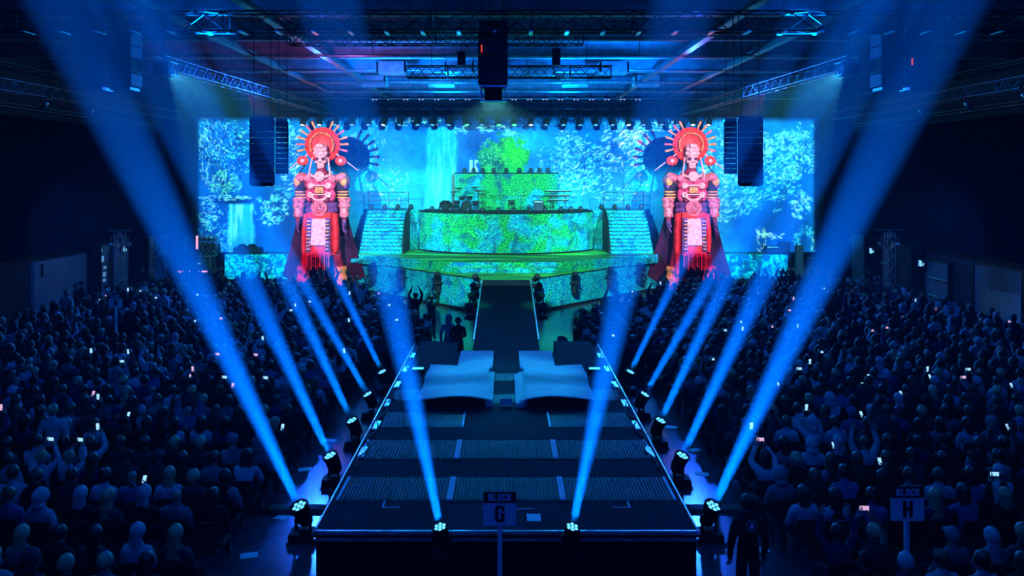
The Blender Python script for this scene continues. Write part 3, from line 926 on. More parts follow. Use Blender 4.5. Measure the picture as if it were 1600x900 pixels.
LY = [15.0, 17.65, 20.15, 22.55, 25.1]
ENDS = [((190, 200), -2.6), ((385, 430), -1.2), ((462, 470), -.9), ((490, 470), -.7), ((548, 480), -.6)]
BP = [2900000, 2500000, 2300000, 2100000, 2000000]
for s in (-1, 1):
    side = 'left' if s < 0 else 'right'
    for k, y in enumerate(LY):
        root = thing('moving_head_light', f'blue moving-head beam light on the {side} aisle floor, {ORD[k + 1]} from the front', 'stage light', (s * 3.66, y, 0), 0, 'aisle beam lights')
        (ex, ey), dy = ENDS[k]
        e_ = P(ex, ey, y + dy); src = Vector((-3.66, y, .45))
        d = e_ - src; d.x *= -s
        d.normalize()
        p = light_parts(root, d, M['lens'], 1.15)
        w = Vector((s * 3.66, y, 0)) + p
        spot('beam', w, w + d, BP[k], (.0, .18, 1), 6.4 - .22 * k, .25, .075)
    root = thing('moving_head_light', f'blue beam light standing on the {side} of the runway platform front edge', 'stage light', (s * .985, 13.0, TZ - .06), 0, 'front edge beam lights')
    e_ = P(638, 540, 12.2); src = Vector((-.985, 13.0, TZ + .2))
    d = e_ - src; d.x *= -s
    d.normalize()
    # the fitting hangs by a clamp in front of the edge
    root.location = (s * .985, 12.72, TZ - .36)
    MB().box((-.10, -.02, .02), (.10, .13, .08)).build('clamp', M['dkmetal'], root)
    p = light_parts(root, d, M['lens'], .85)
    w = root.location + p
    spot('beam', w, w + d, 2000000, (.0, .18, 1), 6.6, .25, .06)
    # paler second rank deeper in the hall, beside the ramp
    for k, (y, xx_) in enumerate(((29.6, 1.95),)):
        root = thing('moving_head_light', f'unlit moving-head light on the floor {side} of the ramp foot', 'stage light', (s * xx_, y, 0), 0, 'ramp foot lights')
        light_parts(root, (s * .2, -.5, 1), M['lens_off'], 1.3)
    for k, y in enumerate((38.2, 35.9, 33.6, 31.4)):
        z = 1.1 + .5 * (y - 27.35) / 12.05
        root = thing('moving_head_light', f'dark moving-head light on the {side} side of the ramp, {ORD[k + 1]} from the stage', 'stage light', (s * 1.36, y, z - .15), 0, 'ramp side lights')
        MB().box((min(-s * .28, s * .1), -.08, -.04), (max(-s * .28, s * .1), .08, .03)).build('bracket', M['dkmetal'], root)
        light_parts(root, (s * .5, -.6, .8), M['lens_off'], 1.0)
    for k, (x, y) in enumerate(((7.05, 45.85), (5.22, 43.8), (3.18, 41.55))):
        n_ = Vector((s * 6.8, -7.55 * 1, 0)); nrm = Vector((s * 7.55, -6.8, 0)).normalized()
        root = thing('moving_head_light', f'dark light pair on the {side} stage front, {ORD[[3, 2, 1, 4][k]]} from the ramp', 'stage light', (s * x + nrm.x * .3, y + nrm.y * .3, 1.12), 0, 'stage front lights')
        MB().tube((-nrm.x * .36, -nrm.y * .36, .02), (0, 0, .02), .04).build('bracket', M['dkmetal'], root)
        light_parts(root, (s * .15, -.5, 1), M['lens_off'], 1.0)
        h = MB().lathe([(.05, -.05), (.14, -.09), (.16, -.42), (.14, -.50), (.02, -.50)], n=14).build('hanging_head', M['black'], root)
        MB().lathe([(.12, -.505), (.11, -.52), (.02, -.525)], n=14).build('lens', M['lens_off'], h)
        MB().tube((-.18, 0, -.26), (-.18, 0, 0), .02).tube((.18, 0, -.26), (.18, 0, 0), .02).tube((-.18, 0, 0), (.18, 0, 0), .02).build('hanging_yoke', M['black'], root)

# little round lamps along the tiers
lm = thing('footlight', 'x', 'stage light')
MB().bbox((-.13, -.09, 0), (.13, .09, .05), .01).build('base', M['black'], lm)
MB().tube((-.15, 0, .03), (-.15, 0, .2), .015).tube((.15, 0, .03), (.15, 0, .2), .015).build('yoke', M['black'], lm)
hh = MB().ball((0, 0, .2), (.135, .13, .145), 0, 14, 8).build('head', M['black'], lm)
MB().lathe([(.10, .125), (.07, .14), (.01, .145)], (0, 0, .2), 'Y', 14).build('lens', M['lens_off'], hh)
first = True


def foot(x, y, z, label, group):
    global first
    if first: o = lm; first = False
    else: o = dup(lm)
    o.location = (x, y, z); o['label'] = label; o['group'] = group


for k, px in enumerate((726, 740, 754, 771, 791, 811.5, 829.5, 843, 856)):
    foot((px - 791) * 51.2 / FPX, 51.2, 6.65, f'round black footlight on the top tier, {ORD[k + 1]} from its left end', 'top tier footlights')
for k, px in enumerate((675, 689, 704, 731, 754, 778.5, 803, 828, 852, 876.5, 892, 907)):
    t = max(-1, min(1, (px - 791) * 48 / FPX / 5.12)); y = 49.2 - 2.8 * (1 - t * t) ** .8 + .25
    foot((px - 791) * y / FPX, y, 4.4, f'round black footlight on the bowed tier rim, {ORD[k + 1]} from its left end', 'bowed tier footlights')
for s in (-1, 1):
    for k, x in enumerate((8.15, 7.35, 6.55, 5.75)):
        foot(s * x, 50.25, 4.45, f"round black footlight above the {'left' if s < 0 else 'right'} staircase, {ORD[k + 1]} from the outside", 'staircase footlights')
# ------------------------------------------------------------------ bodies grown over a skeleton
def grow(joints, edges, root, levels=1, scale=1.0):
    """joints: name -> (x, y, z, rx, ry). Returns (verts, faces, face_bone) as arrays; face_bone = index of nearest edge"""
    names = list(joints)
    bm = bmesh.new()
    sk = bm.verts.layers.skin.verify()
    bv = {}
    for n_ in names:
        x, y, z, rx, ry = joints[n_]
        v = bm.verts.new((x * scale, y * scale, z * scale)); v[sk].radius = (rx * scale, ry * scale)
        if n_ == root: v[sk].use_root = True
        bv[n_] = v
    for a, b_ in edges: bm.edges.new((bv[a], bv[b_]))
    me = bpy.data.meshes.new('tmp'); bm.to_mesh(me); bm.free()
    o = bpy.data.objects.new('tmp', me); C.objects.link(o)
    mo = o.modifiers.new('s', 'SKIN'); mo.branch_smoothing = .6; mo.use_smooth_shade = True
    if levels:
        ms = o.modifiers.new('d', 'SUBSURF'); ms.levels = levels; ms.render_levels = levels
    dg = bpy.context.evaluated_depsgraph_get(); dg.update()
    ev = bpy.data.meshes.new_from_object(o.evaluated_get(dg))
    bpy.data.objects.remove(o); bpy.data.meshes.remove(me)
    nv_ = len(ev.vertices); v = np.empty(nv_ * 3); ev.vertices.foreach_get('co', v); v = v.reshape(-1, 3)
    nr = np.empty(nv_ * 3); ev.vertices.foreach_get('normal', nr); nr = nr.reshape(-1, 3)
    faces = [tuple(p.vertices) for p in ev.polygons]
    cen = np.array([v[list(f)].mean(0) for f in faces])
    best = np.full(len(faces), 1e9); bone = np.zeros(len(faces), int)
    for k, (a, b_) in enumerate(edges):
        A_ = np.array(joints[a][:3]) * scale; B_ = np.array(joints[b_][:3]) * scale
        ra = max(joints[a][3:]) * scale; rb = max(joints[b_][3:]) * scale
        d = B_ - A_; t = np.clip(((cen - A_) @ d) / (d @ d), 0, 1)
        dist = np.linalg.norm(cen - A_ - t[:, None] * d, axis=1) / (ra + (rb - ra) * t)
        q = dist < best; best[q] = dist[q]; bone[q] = k
    bpy.data.meshes.remove(ev)
    return v, faces, bone, nr


def submesh(name, v, faces, mat, push=None, nr=None):
    """mesh of some faces, optionally pushed out along the normals (a garment)"""
    used = sorted({i for f in faces for i in f}); mp_ = {a: k for k, a in enumerate(used)}
    vv = v[used] + (nr[used] * push if push else 0)
    me = bpy.data.meshes.new(name)
    me.from_pydata([tuple(p) for p in vv], [], [tuple(mp_[i] for i in f) for f in faces])
    me.materials.append(mat)
    me.polygons.foreach_set('use_smooth', [True] * len(faces)); me.update()
    return me


def link(name, me, parent=None):
    o = bpy.data.objects.new(name, me); C.objects.link(o)
    if parent: o.parent = parent
    return o


def hand_joints(J, E_, s, wrist, fwd, side, k=1.0, curl=.35, pre=''):
    """palm, five fingers and a thumb rooted at the side of the palm. fwd/side: vectors"""
    f = Vector(fwd).normalized(); sd = Vector(side).normalized(); up = f.cross(sd)
    w = Vector(J[wrist][:3])
    def put(n_, p, r): J[n_] = (*p, r, r * .9)
    pm_ = w + f * .05 * k; put(pre + 'palm', pm_, .030 * k); E_.append((wrist, pre + 'palm'))
    kn = w + f * .085 * k; put(pre + 'knuckle', kn, .032 * k); E_.append((pre + 'palm', pre + 'knuckle'))
    for i, (o_, L) in enumerate(((-.032, .068), (-.011, .080), (.011, .076), (.032, .060))):
        a = kn + sd * o_ * k + f * .02 * k; b_ = a + f * L * .55 * k + up * L * curl * .5 * k; c = b_ + f * L * .4 * k + up * L * curl * k
        for q, p in enumerate((a, b_, c)):
            put(f'{pre}f{i}{q}', p, (.0095, .009, .008)[q] * k)
        E_ += [(pre + 'knuckle', f'{pre}f{i}0'), (f'{pre}f{i}0', f'{pre}f{i}1'), (f'{pre}f{i}1', f'{pre}f{i}2')]
    a = pm_ - sd * .045 * k + f * .0 * k; b_ = a - sd * .02 * k + f * .04 * k + up * .015 * k
    put(pre + 't0', a, .012 * k); put(pre + 't1', b_, .010 * k)
    E_ += [(pre + 'palm', pre + 't0'), (pre + 't0', pre + 't1')]


# ------------------------------------------------------------------ the two giant statues
SM = {
    'plate': pm('statue_plate', (.58, .03, .10), .5, var=.6, scale=5, bump=.6, spec=.12),
    'flesh': pm('statue_flesh', (.24, .010, .04), .6, var=.6, scale=4, bump=.5, spec=.12),
    'red': pm('statue_red', (.70, .012, .02), .6, var=.45, scale=3, bump=.4, spec=.12),
    'disc': pm('statue_disc', (.72, .025, .03), .55, var=.5, scale=6, bump=.5, spec=.12),
    'bone': pm('statue_bone', (.74, .22, .26), .5, var=.45, scale=7, bump=.5, spec=.12),
    'gold': pm('statue_gold', (.72, .16, .07), .45, var=.55, scale=7, bump=.6, spec=.12),
    'pink': pm('statue_pink_armour', (.55, .08, .14), .5, var=.65, scale=6, bump=.7, spec=.12),
    'purple': pm('statue_purple', (.13, .025, .12), .6, var=.6, scale=5, bump=.5, spec=.12),
    'dark': pm('statue_dark_sleeve', (.02, .006, .03), .7, var=.6, scale=5, spec=.12),
    'cape': pm('statue_cape', (.035, .0025, .022), .8, var=.8, scale=1.6, spec=.15),
    'cloth': pm('statue_apron', (.74, .22, .28), .7, var=.3, scale=6, bump=.4, spec=.12),
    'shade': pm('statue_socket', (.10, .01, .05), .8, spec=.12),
}


def ring(cx, cy, z, rx, ry, n=24, a0=0, a1=2 * PI, e=1.0):
    out = []
    for i in range(n):
        t = a0 + (a1 - a0) * i / (n if a1 - a0 > 6.2 else n - 1)
        c, s_ = math.cos(t), math.sin(t)
        out.append((cx + rx * math.copysign(abs(c) ** e, c), cy + ry * math.copysign(abs(s_) ** e, s_), z))
    return out


def make_statue(label, loc):
    root = thing('giant_statue', label, 'statue', loc, 0, 'giant skull warrior statues')
    J = {
        'pelvis': (0, 0, 4.25, .70, .50), 'waist': (0, 0, 4.9, .66, .48), 'belly': (0, 0, 5.4, .72, .50), 'chest': (0, 0, 6.05, .86, .56),
        'collar': (0, 0.02, 6.55, .50, .42), 'neck': (0, -.02, 6.85, .26, .26), 'skullbase': (0, -.05, 7.15, .30, .32), 'crown': (0, -.02, 7.75, .34, .40),
    }
    E_ = [('pelvis', 'waist'), ('waist', 'belly'), ('belly', 'chest'), ('chest', 'collar'), ('collar', 'neck'), ('neck', 'skullbase'), ('skullbase', 'crown')]
    for s, p in ((-1, 'l'), (1, 'r')):
        J.update({p + 'sh': (s * .98, 0, 6.40, .36, .36), p + 'el': (s * 1.26, .05, 5.15, .25, .25), p + 'wr': (s * 1.28, -.18, 4.05, .15, .15),
                  p + 'hip': (s * .48, 0, 3.85, .44, .44), p + 'kn': (s * .82, -.12, 2.15, .30, .30), p + 'calf': (s * .95, .02, 1.5, .30, .30), p + 'an': (s * 1.02, .05, .50, .19, .19), p + 'toe': (s * 1.12, -.62, .18, .17, .15)})
        E_ += [('chest', p + 'sh'), (p + 'sh', p + 'el'), (p + 'el', p + 'wr'), ('pelvis', p + 'hip'), (p + 'hip', p + 'kn'), (p + 'kn', p + 'calf'), (p + 'calf', p + 'an'), (p + 'an', p + 'toe')]
        hand_joints(J, E_, s, p + 'wr', (0, -.15, -1), (s * .15, 1, 0), 4.1, .30, p)
    v, f, bone, nr = grow(J, E_, 'pelvis', 2)
    link('body', submesh('body', v, f, SM['flesh']), root)
    nm = [a + '|' + b_ for a, b_ in E_]
    sel = lambda pred: [f[i] for i in range(len(f)) if pred(nm[bone[i]])]
    link('sleeve', submesh('sleeve', v, sel(lambda n_: n_ in ('lsh|lel', 'rsh|rel')), SM['dark'], .05, nr), root)
    link('glove', submesh('glove', v, sel(lambda n_: n_.startswith(('lwr|', 'lpalm', 'lknu', 'lf', 'lt'))), SM['purple'], .012, nr), root)
    link('glove', submesh('glove', v, sel(lambda n_: n_.startswith(('rwr|', 'rpalm', 'rknu', 'rf', 'rt'))), SM['purple'], .012, nr), root)
    # chest muscles and collar plates
    mb = MB()
    for s in (-1, 1):
        mb.ball((s * .42, -.42, 6.02), (.44, .22, .34), 0, 16, 10)
        for k in range(3): mb.ball((s * .24, -.44, 5.62 - .22 * k), (.24, .12, .12), 0, 12, 6)
        mb.ball((s * .62, -.28, 5.45), (.22, .25, .4), 0, 12, 8)
    mb.build('breastplate', SM['plate'], root)
    # shoulder pads: overlapping petals
    for s in (-1, 1):
        pad = MB()
        for k in range(7):
            a = -.9 + k * .38
            c = Vector((s * (1.02 + .18 * math.cos(a) * .6), -.42 + .14 * k, 6.46 - .02 * abs(k - 3)))
            pad.ball(c, (.30, .17, .22), k % 2, 12, 8)
        for k in range(6):
            pad.ball((s * (1.28 + .03 * (k % 2)), -.40 + .16 * k, 6.20), (.20, .12, .26), (k + 1) % 2, 10, 7)
        for k in range(5):
            pad.ball((s * 1.36, -.34 + .17 * k, 5.98), (.13, .09, .22), 2, 10, 7)
        pad.build('shoulder_pad', [SM['pink'], SM['gold'], SM['purple']], root)
        mb = MB(); mb.loft([ring(s * (.30 + .55 * q), -.52 + .10 * q, 6.20 + .42 * q - .15 * q * q, .13 + .04 * math.sin(9 * q), .12, 12) for q in np.linspace(0, 1, 9)]); mb.lathe([(.02, -.06), (.19, -.05), (.22, .0), (.18, .05), (.10, .06), (.02, .07)], (s * .66, -.54, 6.36), 'Y', 18); mb.build('shoulder_scroll', SM['pink'], root)
        # forearm bracers with bands
        mb = MB()
        z = [(5.28, .30), (5.22, .36), (5.10, .36), (5.06, .31), (4.92, .30), (4.88, .34), (4.78, .33), (4.74, .28), (4.42, .25), (4.36, .28), (4.26, .27), (4.20, .21)]
        mb.loft([ring(s * (1.265 + .01), .05 - .21 * (5.28 - zz) / 1.1, zz, r, r) for zz, r in z])
        for k in range(4): mb.box((s * 1.27 - .12, -.36 + .02 * k - .03, 4.46 + .09 * k), (s * 1.27 + .12, -.22, 4.50 + .09 * k), 1)
        mb.build('bracer', [SM['pink'], SM['bone']], root)
        mb = MB()
        for k in range(3): mb.lathe([(.31, -.05), (.36, 0), (.31, .05)], (s * 1.17, .03, 5.62 - .16 * k), n=16, mi=0, caps=False)
        mb.build('arm_band', SM['gold'], root)
        # boots with cuffs
        mb = MB()
        mb.loft([ring(s * 1.03, .03, zz, r, r * 1.05, 20) for zz, r in ((.0, .30), (.14, .30), (.45, .27), (.62, .34), (.70, .37), (.92, .37), (.98, .31), (1.18, .30), (1.24, .35), (1.42, .36), (1.48, .30))])
        mb.loft([[(s * 1.05 + .22 * math.cos(t), -.05, .16 + .16 * math.sin(t)) for t in np.linspace(0, 2 * PI, 14, endpoint=False)], [(s * 1.13 + .25 * math.cos(t), -.45, .15 + .15 * math.sin(t)) for t in np.linspace(0, 2 * PI, 14, endpoint=False)], [(s * 1.16 + .14 * math.cos(t), -.80, .10 + .10 * math.sin(t)) for t in np.linspace(0, 2 * PI, 14, endpoint=False)]])
        mb.build('boot', SM['gold'], root)
        mb = MB().lathe([(.02, -.06), (.15, -.05), (.17, 0), (.02, .05)], (s * 1.03, -.36, 1.32), 'Y', 14); mb.build('boot_boss', SM['bone'], root)
    # pectoral: disc on a necklace, ring plate with four bosses
    mb = MB().lathe([(.02, -.04), (.27, -.04), (.29, .02), (.27, .08), (.20, .06), (.17, .10), (.02, .11)], (0, -.62, 6.47), 'Y', 24); mb.build('necklace_disc', SM['bone'], root)
    mb = MB()
    for k in range(14):
        t = PI * (.08 + .84 * k / 13); mb.ball((.62 * math.cos(t), -.30 - .28 * math.sin(t), 6.72 - .30 * math.sin(t)), .085, 0, 8, 6)
    mb.build('necklace_beads', SM['bone'], root)
    mb = MB()
    for k in range(16):
        t = PI + PI * k / 15; mb.ball((.44 * math.cos(t), -.66, 5.52 + .36 * math.sin(t)), (.075, .05, .075), 0, 8, 6)
    mb.bbox((-.46, -.68, 5.92), (.46, -.58, 6.02), .03).bbox((-.40, -.68, 5.44), (.40, -.58, 5.52), .03)
    for s in (-1, 1):
        for z_ in (5.96, 5.46): mb.lathe([(.06, -.04), (.16, -.03), (.17, .04), (.10, .06), (.08, .03), (.02, .03)], (s * .48, -.62, z_), 'Y', 16)
    mb.build('pectoral_ring', SM['bone'], root)
    MB().bbox((-.23, -.70, 5.56), (.23, -.60, 5.88), .03, 0).bbox((-.13, -.74, 5.62), (.13, -.68, 5.82), .02, 0).build('pectoral_plate', SM['gold'], root)
    # belt and round buckle with three dots
    mb = MB().loft([ring(0, 0, zz, rx, ry, 32) for zz, rx, ry in ((4.46, .86, .60), (4.50, .93, .66), (4.62, .93, .66), (4.66, .88, .62), (4.80, .86, .6), (4.84, .92, .65), (5.0, .91, .64), (5.04, .82, .58))]); mb.build('belt', SM['purple'], root)
    bu = MB().lathe([(.02, -.1), (.42, -.1), (.46, 0), (.42, .07), (.34, .06), (.30, .02), (.22, .02), (.20, .09), (.02, .10)], (0, -.68, 4.72), 'Y', 28).build('buckle', SM['pink'], root)
    mb = MB()
    for x, z_ in ((-.08, 4.77), (.08, 4.77), (0, 4.65)): mb.ball((x, -.80, z_), (.035, .02, .035), 0, 8, 6)
    mb.build('buckle_dots', SM['shade'], bu)
    # skirt with folds, over- and under-panels, white apron, fringe
    def skirt(u, v_, r0=(.84, .60), r1=(.95, .74), z0=4.5, z1=2.1, fold=.055, nf=17):
        t = 2 * PI * u; rx = r0[0] + (r1[0] - r0[0]) * v_; ry = r0[1] + (r1[1] - r0[1]) * v_
        k = 1 + fold * v_ * math.sin(nf * t + 2 * math.sin(3 * t))
        return (rx * k * math.cos(t), ry * k * math.sin(t), z0 + (z1 - z0) * v_ + .05 * math.sin(7 * t) * v_)
    mb = MB(); mb.sheet(lambda u, v_: skirt(u, v_), 96, 14); mb.build('skirt', SM['red'], root)
    def panel(x0, x1, z0, z1, y0, y1, mat, name, fold=.03, nf=2.0, sag=0):
        def fn(u, v_, o=0):
            x = x0 + (x1 - x0) * u; z_ = z0 + (z1 - z0) * v_ - sag * math.sin(PI * u) * v_
            return (x * (1 + .08 * v_), y0 + (y1 - y0) * v_ + fold * math.sin(nf * PI * 2 * u) * v_ + .25 * x * x + o, z_)
        mb = MB(); mb.sheet(fn, 16, 16); mb.sheet(lambda u, v_: fn(u, v_, .05), 16, 16)
        for a, b_ in (((0, 0), (0, 1)), ((1, 1), (1, 0)), ((0, 1), (1, 1))):
            p, q, p2, q2 = fn(*a), fn(*b_), fn(*a, .05), fn(*b_, .05); mb.add([p, q, q2, p2], [(0, 1, 2, 3)])
        return mb.build(name, mat, root)
    panel(-.62, .62, 4.5, 2.2, -.72, -.98, SM['red'], 'front_panel', .03, 2, .12)
    panel(-.37, .37, 4.10, 2.72, -.84, -1.02, SM['cloth'], 'apron', .012, 1.5)
    panel(-.48, .48, 4.16, 3.72, -.83, -.90, SM['cloth'], 'apron_top', .01, 1.5)
    for s in (-1, 1):
        panel(s * .50 - .13, s * .50 + .13, 4.2, 2.35, -.86, -1.05, SM['purple'], 'side_band', .02, 1)
        mb = MB()
        for k in range(9): mb.box((s * .50 - .10, -.97 - .016 * k, 4.0 - .19 * k), (s * .50 + .10, -.88 - .016 * k, 4.06 - .19 * k), k % 2)
        mb.build('side_band_trim', [SM['bone'], SM['gold']], root)
        MB().loft([ring(s * .80, -.25, 4.4, .14, .28, 12), ring(s * .86, -.30, 3.6, .17, .36, 12), ring(s * .88, -.30, 2.9, .17, .40, 12), ring(s * .86, -.28, 2.3 if s > 0 else 1.1, .13, .36, 12)]).build('hip_drape', SM['red'], root)
    mb = MB()
    for k in range(11):
        x = -.58 + .116 * k; mb.tube((x, -1.0, 2.25), (x * 1.04, -1.03, 1.62 - .18 * ((k * 7) % 3) / 2), .035, k % 2, 6); mb.ball((x * 1.04, -1.03, 1.58 - .18 * ((k * 7) % 3) / 2), .05, k % 2, 6, 5)
    mb.build('fringe', [SM['gold'], SM['flesh']], root)
    mb = MB().bbox((-.62, -1.02, 2.12), (.62, -.90, 2.34), .03); mb.build('hem_band', SM['pink'], root)
    # cape
    def cape(u, v_, o=0):
        t = (u - .5) * 2
        w_ = 1.02 + 1.34 * v_ ** 1.35
        x = t * w_
        y = .62 + .40 * v_ - .55 * abs(t) ** 2.2 + .10 * math.sin(t * 11) * v_ + o
        z_ = 6.6 - .12 * t * t - (6.0 - .28 * abs(t) ** 3) * v_ - .12 * v_ * math.cos(t * 9)
        return (x, y, z_)
    mb = MB(); mb.sheet(cape, 48, 30); mb.sheet(lambda u, v_: cape(u, v_, .05), 48, 30)
    for k in range(48):
        a, b_ = cape(k / 48, 1), cape((k + 1) / 48, 1); c, d = cape((k + 1) / 48, 1, .05), cape(k / 48, 1, .05); mb.add([a, b_, c, d], [(0, 1, 2, 3)])
    for k in range(30):
        for u in (0, 1):
            a, b_ = cape(u, k / 30), cape(u, (k + 1) / 30); c, d = cape(u, (k + 1) / 30, .05), cape(u, k / 30, .05); mb.add([a, b_, c, d], [(0, 1, 2, 3)])
    mb.build('cape', SM['cape'], root)
    # skull
    sk = MB()
    rings = []
    for z_, rx, ry, cy in ((6.90, .13, .10, -.36), (6.95, .22, .17, -.34), (7.05, .25, .24, -.27), (7.16, .26, .30, -.22), (7.22, .30, .36, -.16), (7.34, .38, .43, -.10), (7.50, .38, .46, -.08), (7.66, .40, .49, -.06), (7.84, .38, .46, -.05), (8.0, .28, .34, -.04), (8.1, .10, .14, -.04)):
        rings.append(ring(0, cy, z_, rx, ry, 24, e=.85))
    sk.loft(rings)
    for s in (-1, 1):
        sk.ball((s * .26, -.42, 7.28), (.13, .12, .07), 0, 12, 7)          # cheek bones
        sk.ball((s * .17, -.50, 7.60), (.17, .09, .06), 0, 12, 7)          # brows
    for i in range(7):
        sk.bbox((-.165 + .048 * i, -.545 + .012 * abs(i - 3), 7.075), (-.125 + .048 * i, -.46, 7.15), .008)
        sk.bbox((-.150 + .044 * i, -.530 + .012 * abs(i - 3), 7.0), (-.112 + .044 * i, -.45, 7.062), .008)
    sk.v = [(x * .86, y * .92, 6.95 + (z - 6.95) * .95) for x, y, z in sk.v]
    skull = sk.build('skull', SM['bone'], root)
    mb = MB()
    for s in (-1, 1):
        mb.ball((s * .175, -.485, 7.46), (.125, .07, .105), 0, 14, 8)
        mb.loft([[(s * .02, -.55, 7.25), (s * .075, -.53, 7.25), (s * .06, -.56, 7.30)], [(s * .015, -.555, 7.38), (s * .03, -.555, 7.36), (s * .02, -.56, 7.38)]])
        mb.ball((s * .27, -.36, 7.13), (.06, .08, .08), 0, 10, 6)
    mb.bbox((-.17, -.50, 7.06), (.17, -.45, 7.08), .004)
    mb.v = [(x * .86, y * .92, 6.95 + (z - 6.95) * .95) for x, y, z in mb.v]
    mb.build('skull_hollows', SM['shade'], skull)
    # helmet carving above the face
    mb = MB()
    mb.loft([ring(0, -.1, zz, rx, ry, 24) for zz, rx, ry in ((7.66, .46, .50), (7.74, .50, .55), (7.84, .48, .54), (7.88, .42, .48), (8.06, .40, .46), (8.12, .44, .5), (8.24, .40, .46), (8.3, .30, .34))])
    mb.ball((0, -.56, 8.20), (.26, .16, .16), 0, 16, 8)
    mb.bbox((-.24, -.74, 8.16), (.24, -.62, 8.30), .05)
    for s in (-1, 1):
        mb.ball((s * .30, -.48, 8.02), (.15, .14, .17), 0, 12, 8); mb.ball((s * .36, -.42, 7.80), (.13, .14, .13), 0, 12, 8); mb.ball((s * .16, -.62, 7.93), (.11, .07, .08), 0, 10, 6)
    mb.v = [(x * .84, y * .92, 6.95 + (z - 6.95) * .95) for x, y, z in mb.v]
    mb.build('helmet', SM['bone'], root)
    # halo disc of nested rings, carved beads on it
    mb = MB().lathe([(.02, .0), (.98, .0), (1.0, -.06), (.97, -.12), (.86, -.15), (.80, -.12), (.74, -.12), (.70, -.17), (.62, -.17), (.58, -.13), (.02, -.13)], (0, .12, 8.22), 'Y', 48)
    mb.build('halo_disc', SM['disc'], root)
    mb = MB()
    for k in range(22):
        t = -.5 + (PI + 1.0) * k / 21; mb.bbox((-.045, -.02, -.05), (.045, .03, .05), .012, 0, Matrix.Translation((.66 * math.cos(t), -.07 + .36, 8.22 + .66 * math.sin(t))) @ Matrix.Rotation(-t, 4, 'Y')) if False else mb.ball((.66 * math.cos(t), -.06, 8.22 + .66 * math.sin(t)), (.06, .04, .06), 0, 8, 6)
    mb.build('halo_beads', SM['gold'], root)
    # rays
    for k in range(14):
        t = math.radians(-14 + 208 * k / 13)
        if abs(k - 6.5) < 1: continue
        d = Vector((math.cos(t), 0, math.sin(t))); n_ = Vector((-d.z, 0, d.x)); c = Vector((0, .16, 8.22))
        rows_ = [(.90, .035, .03), (1.05, .05, .035), (1.25, .06, .04), (1.36, .075, .05), (1.44, .055, .04), (1.48, .01, .01)]
        rg = [[c + d * r + n_ * w_ * math.cos(a) + Vector((0, h_ * math.sin(a), 0)) for a in np.linspace(0, 2 * PI, 10, endpoint=False)] for r, w_, h_ in rows_]
        MB().loft(rg, 0).build('halo_ray', SM['gold'] if k % 3 else SM['pink'], root)
    for s in (-1, 1):
        # feathered rosettes and long spear sticks at the sides
        ro = MB()
        for k in range(9):
            t = 2 * PI * k / 9; ro.ball((s * 1.06 + .20 * math.cos(t), -.02, 7.34 + .16 * math.sin(t)), (.14, .07, .12), 0, 10, 6)
        r_ = ro.build('rosette', SM['disc'], root)
        MB().lathe([(.02, -.02), (.13, 0), (.10, .05), (.02, .06)], (s * 1.06, -.10, 7.34), 'Y', 14).build('rosette_eye', SM['bone'], r_)
        MB().tube((s * .80, .10, 7.72), (s * 1.98, .22, 6.80), .05, 0, 8, .02).build('side_spear', SM['bone'], root)
        MB().tube((s * .90, .16, 7.20), (s * 1.55, .30, 6.35), .045, 0, 8, .02).build('side_spear', SM['dark'], root)
        MB().loft([ring(s * .43, -.42, 7.52, .045, .045, 8), ring(s * .50, -.52, 7.1, .045, .045, 8), ring(s * .58, -.60, 6.62, .05, .05, 8), ring(s * .60, -.60, 6.50, .06, .06, 8)]).build('face_ribbon', SM['bone'], root)
    return root


SX = 10.26
stl = make_statue('giant red skull-faced warrior statue with halo headdress left of the stage', (-SX, 46.3, 0))
dup(stl, None, (SX + .02, 46.3, 0), None, 'giant red skull-faced warrior statue with halo headdress right of the stage')
bpy.data.objects[-1] if False else None
# ------------------------------------------------------------------ trusses
def truss(a, b, size, label, n=None, group='lighting trusses', hang=True, rz=0, mat='metal', straps=False):
    """box truss from a to b: four chords (parts), lattice, hanging rods up to the roof"""
    a, b = Vector(a), Vector(b)
    root = thing('lighting_truss', label, 'truss', (a + b) / 2, 0, group)
    d = (b - a); L = d.length; d.normalize()
    sd = Vector((d.y, -d.x, 0)).normalized(); up = Vector((0, 0, 1)); h = size / 2
    o = -(a + b) / 2
    cor = [(sd * sx * h + up * sz * h) for sx, sz in ((-1, -1), (1, -1), (1, 1), (-1, 1))]
    for c in cor:
        MB().tube(a + c + o, b + c + o, size * .06, 0, 6).build('chord', M[mat], root)
    n = n or max(2, int(L / size))
    mb = MB()
    for f in range(4):
        c0, c1 = cor[f], cor[(f + 1) % 4]
        for k in range(n):
            p = a + d * L * k / n; q = a + d * L * (k + 1) / n
            if k % 2: mb.tube(p + c0 + o, q + c1 + o, size * .035, 0, 5, caps=False)
            else: mb.tube(p + c1 + o, q + c0 + o, size * .035, 0, 5, caps=False)
    for k in range(0, n + 1, 4):
        p = a + d * L * k / n + o
        for f in range(4): mb.tube(p + cor[f], p + cor[(f + 1) % 4], size * .035, 0, 5, caps=False)
    mb.build('lattice', M[mat], root)
    if straps:
        for k in range(1, int(L / .95)):
            p = a + d * k * .95 + o - up * (h + .035)
            MB().box((p.x - .05, p.y - h - .03, p.z - .02), (p.x + .05, p.y + h + .03, p.z + .02)).build('strap', M['rail'], root)
    if hang:
        for k in (.12, .5, .88):
            p = a + d * L * k
            MB().tube(p + o + Vector((0, 0, h)), Vector((p.x, p.y, 12.42)) + o, .012, 0, 5).build('hanging_rod', M['dkmetal'], root)
    return root


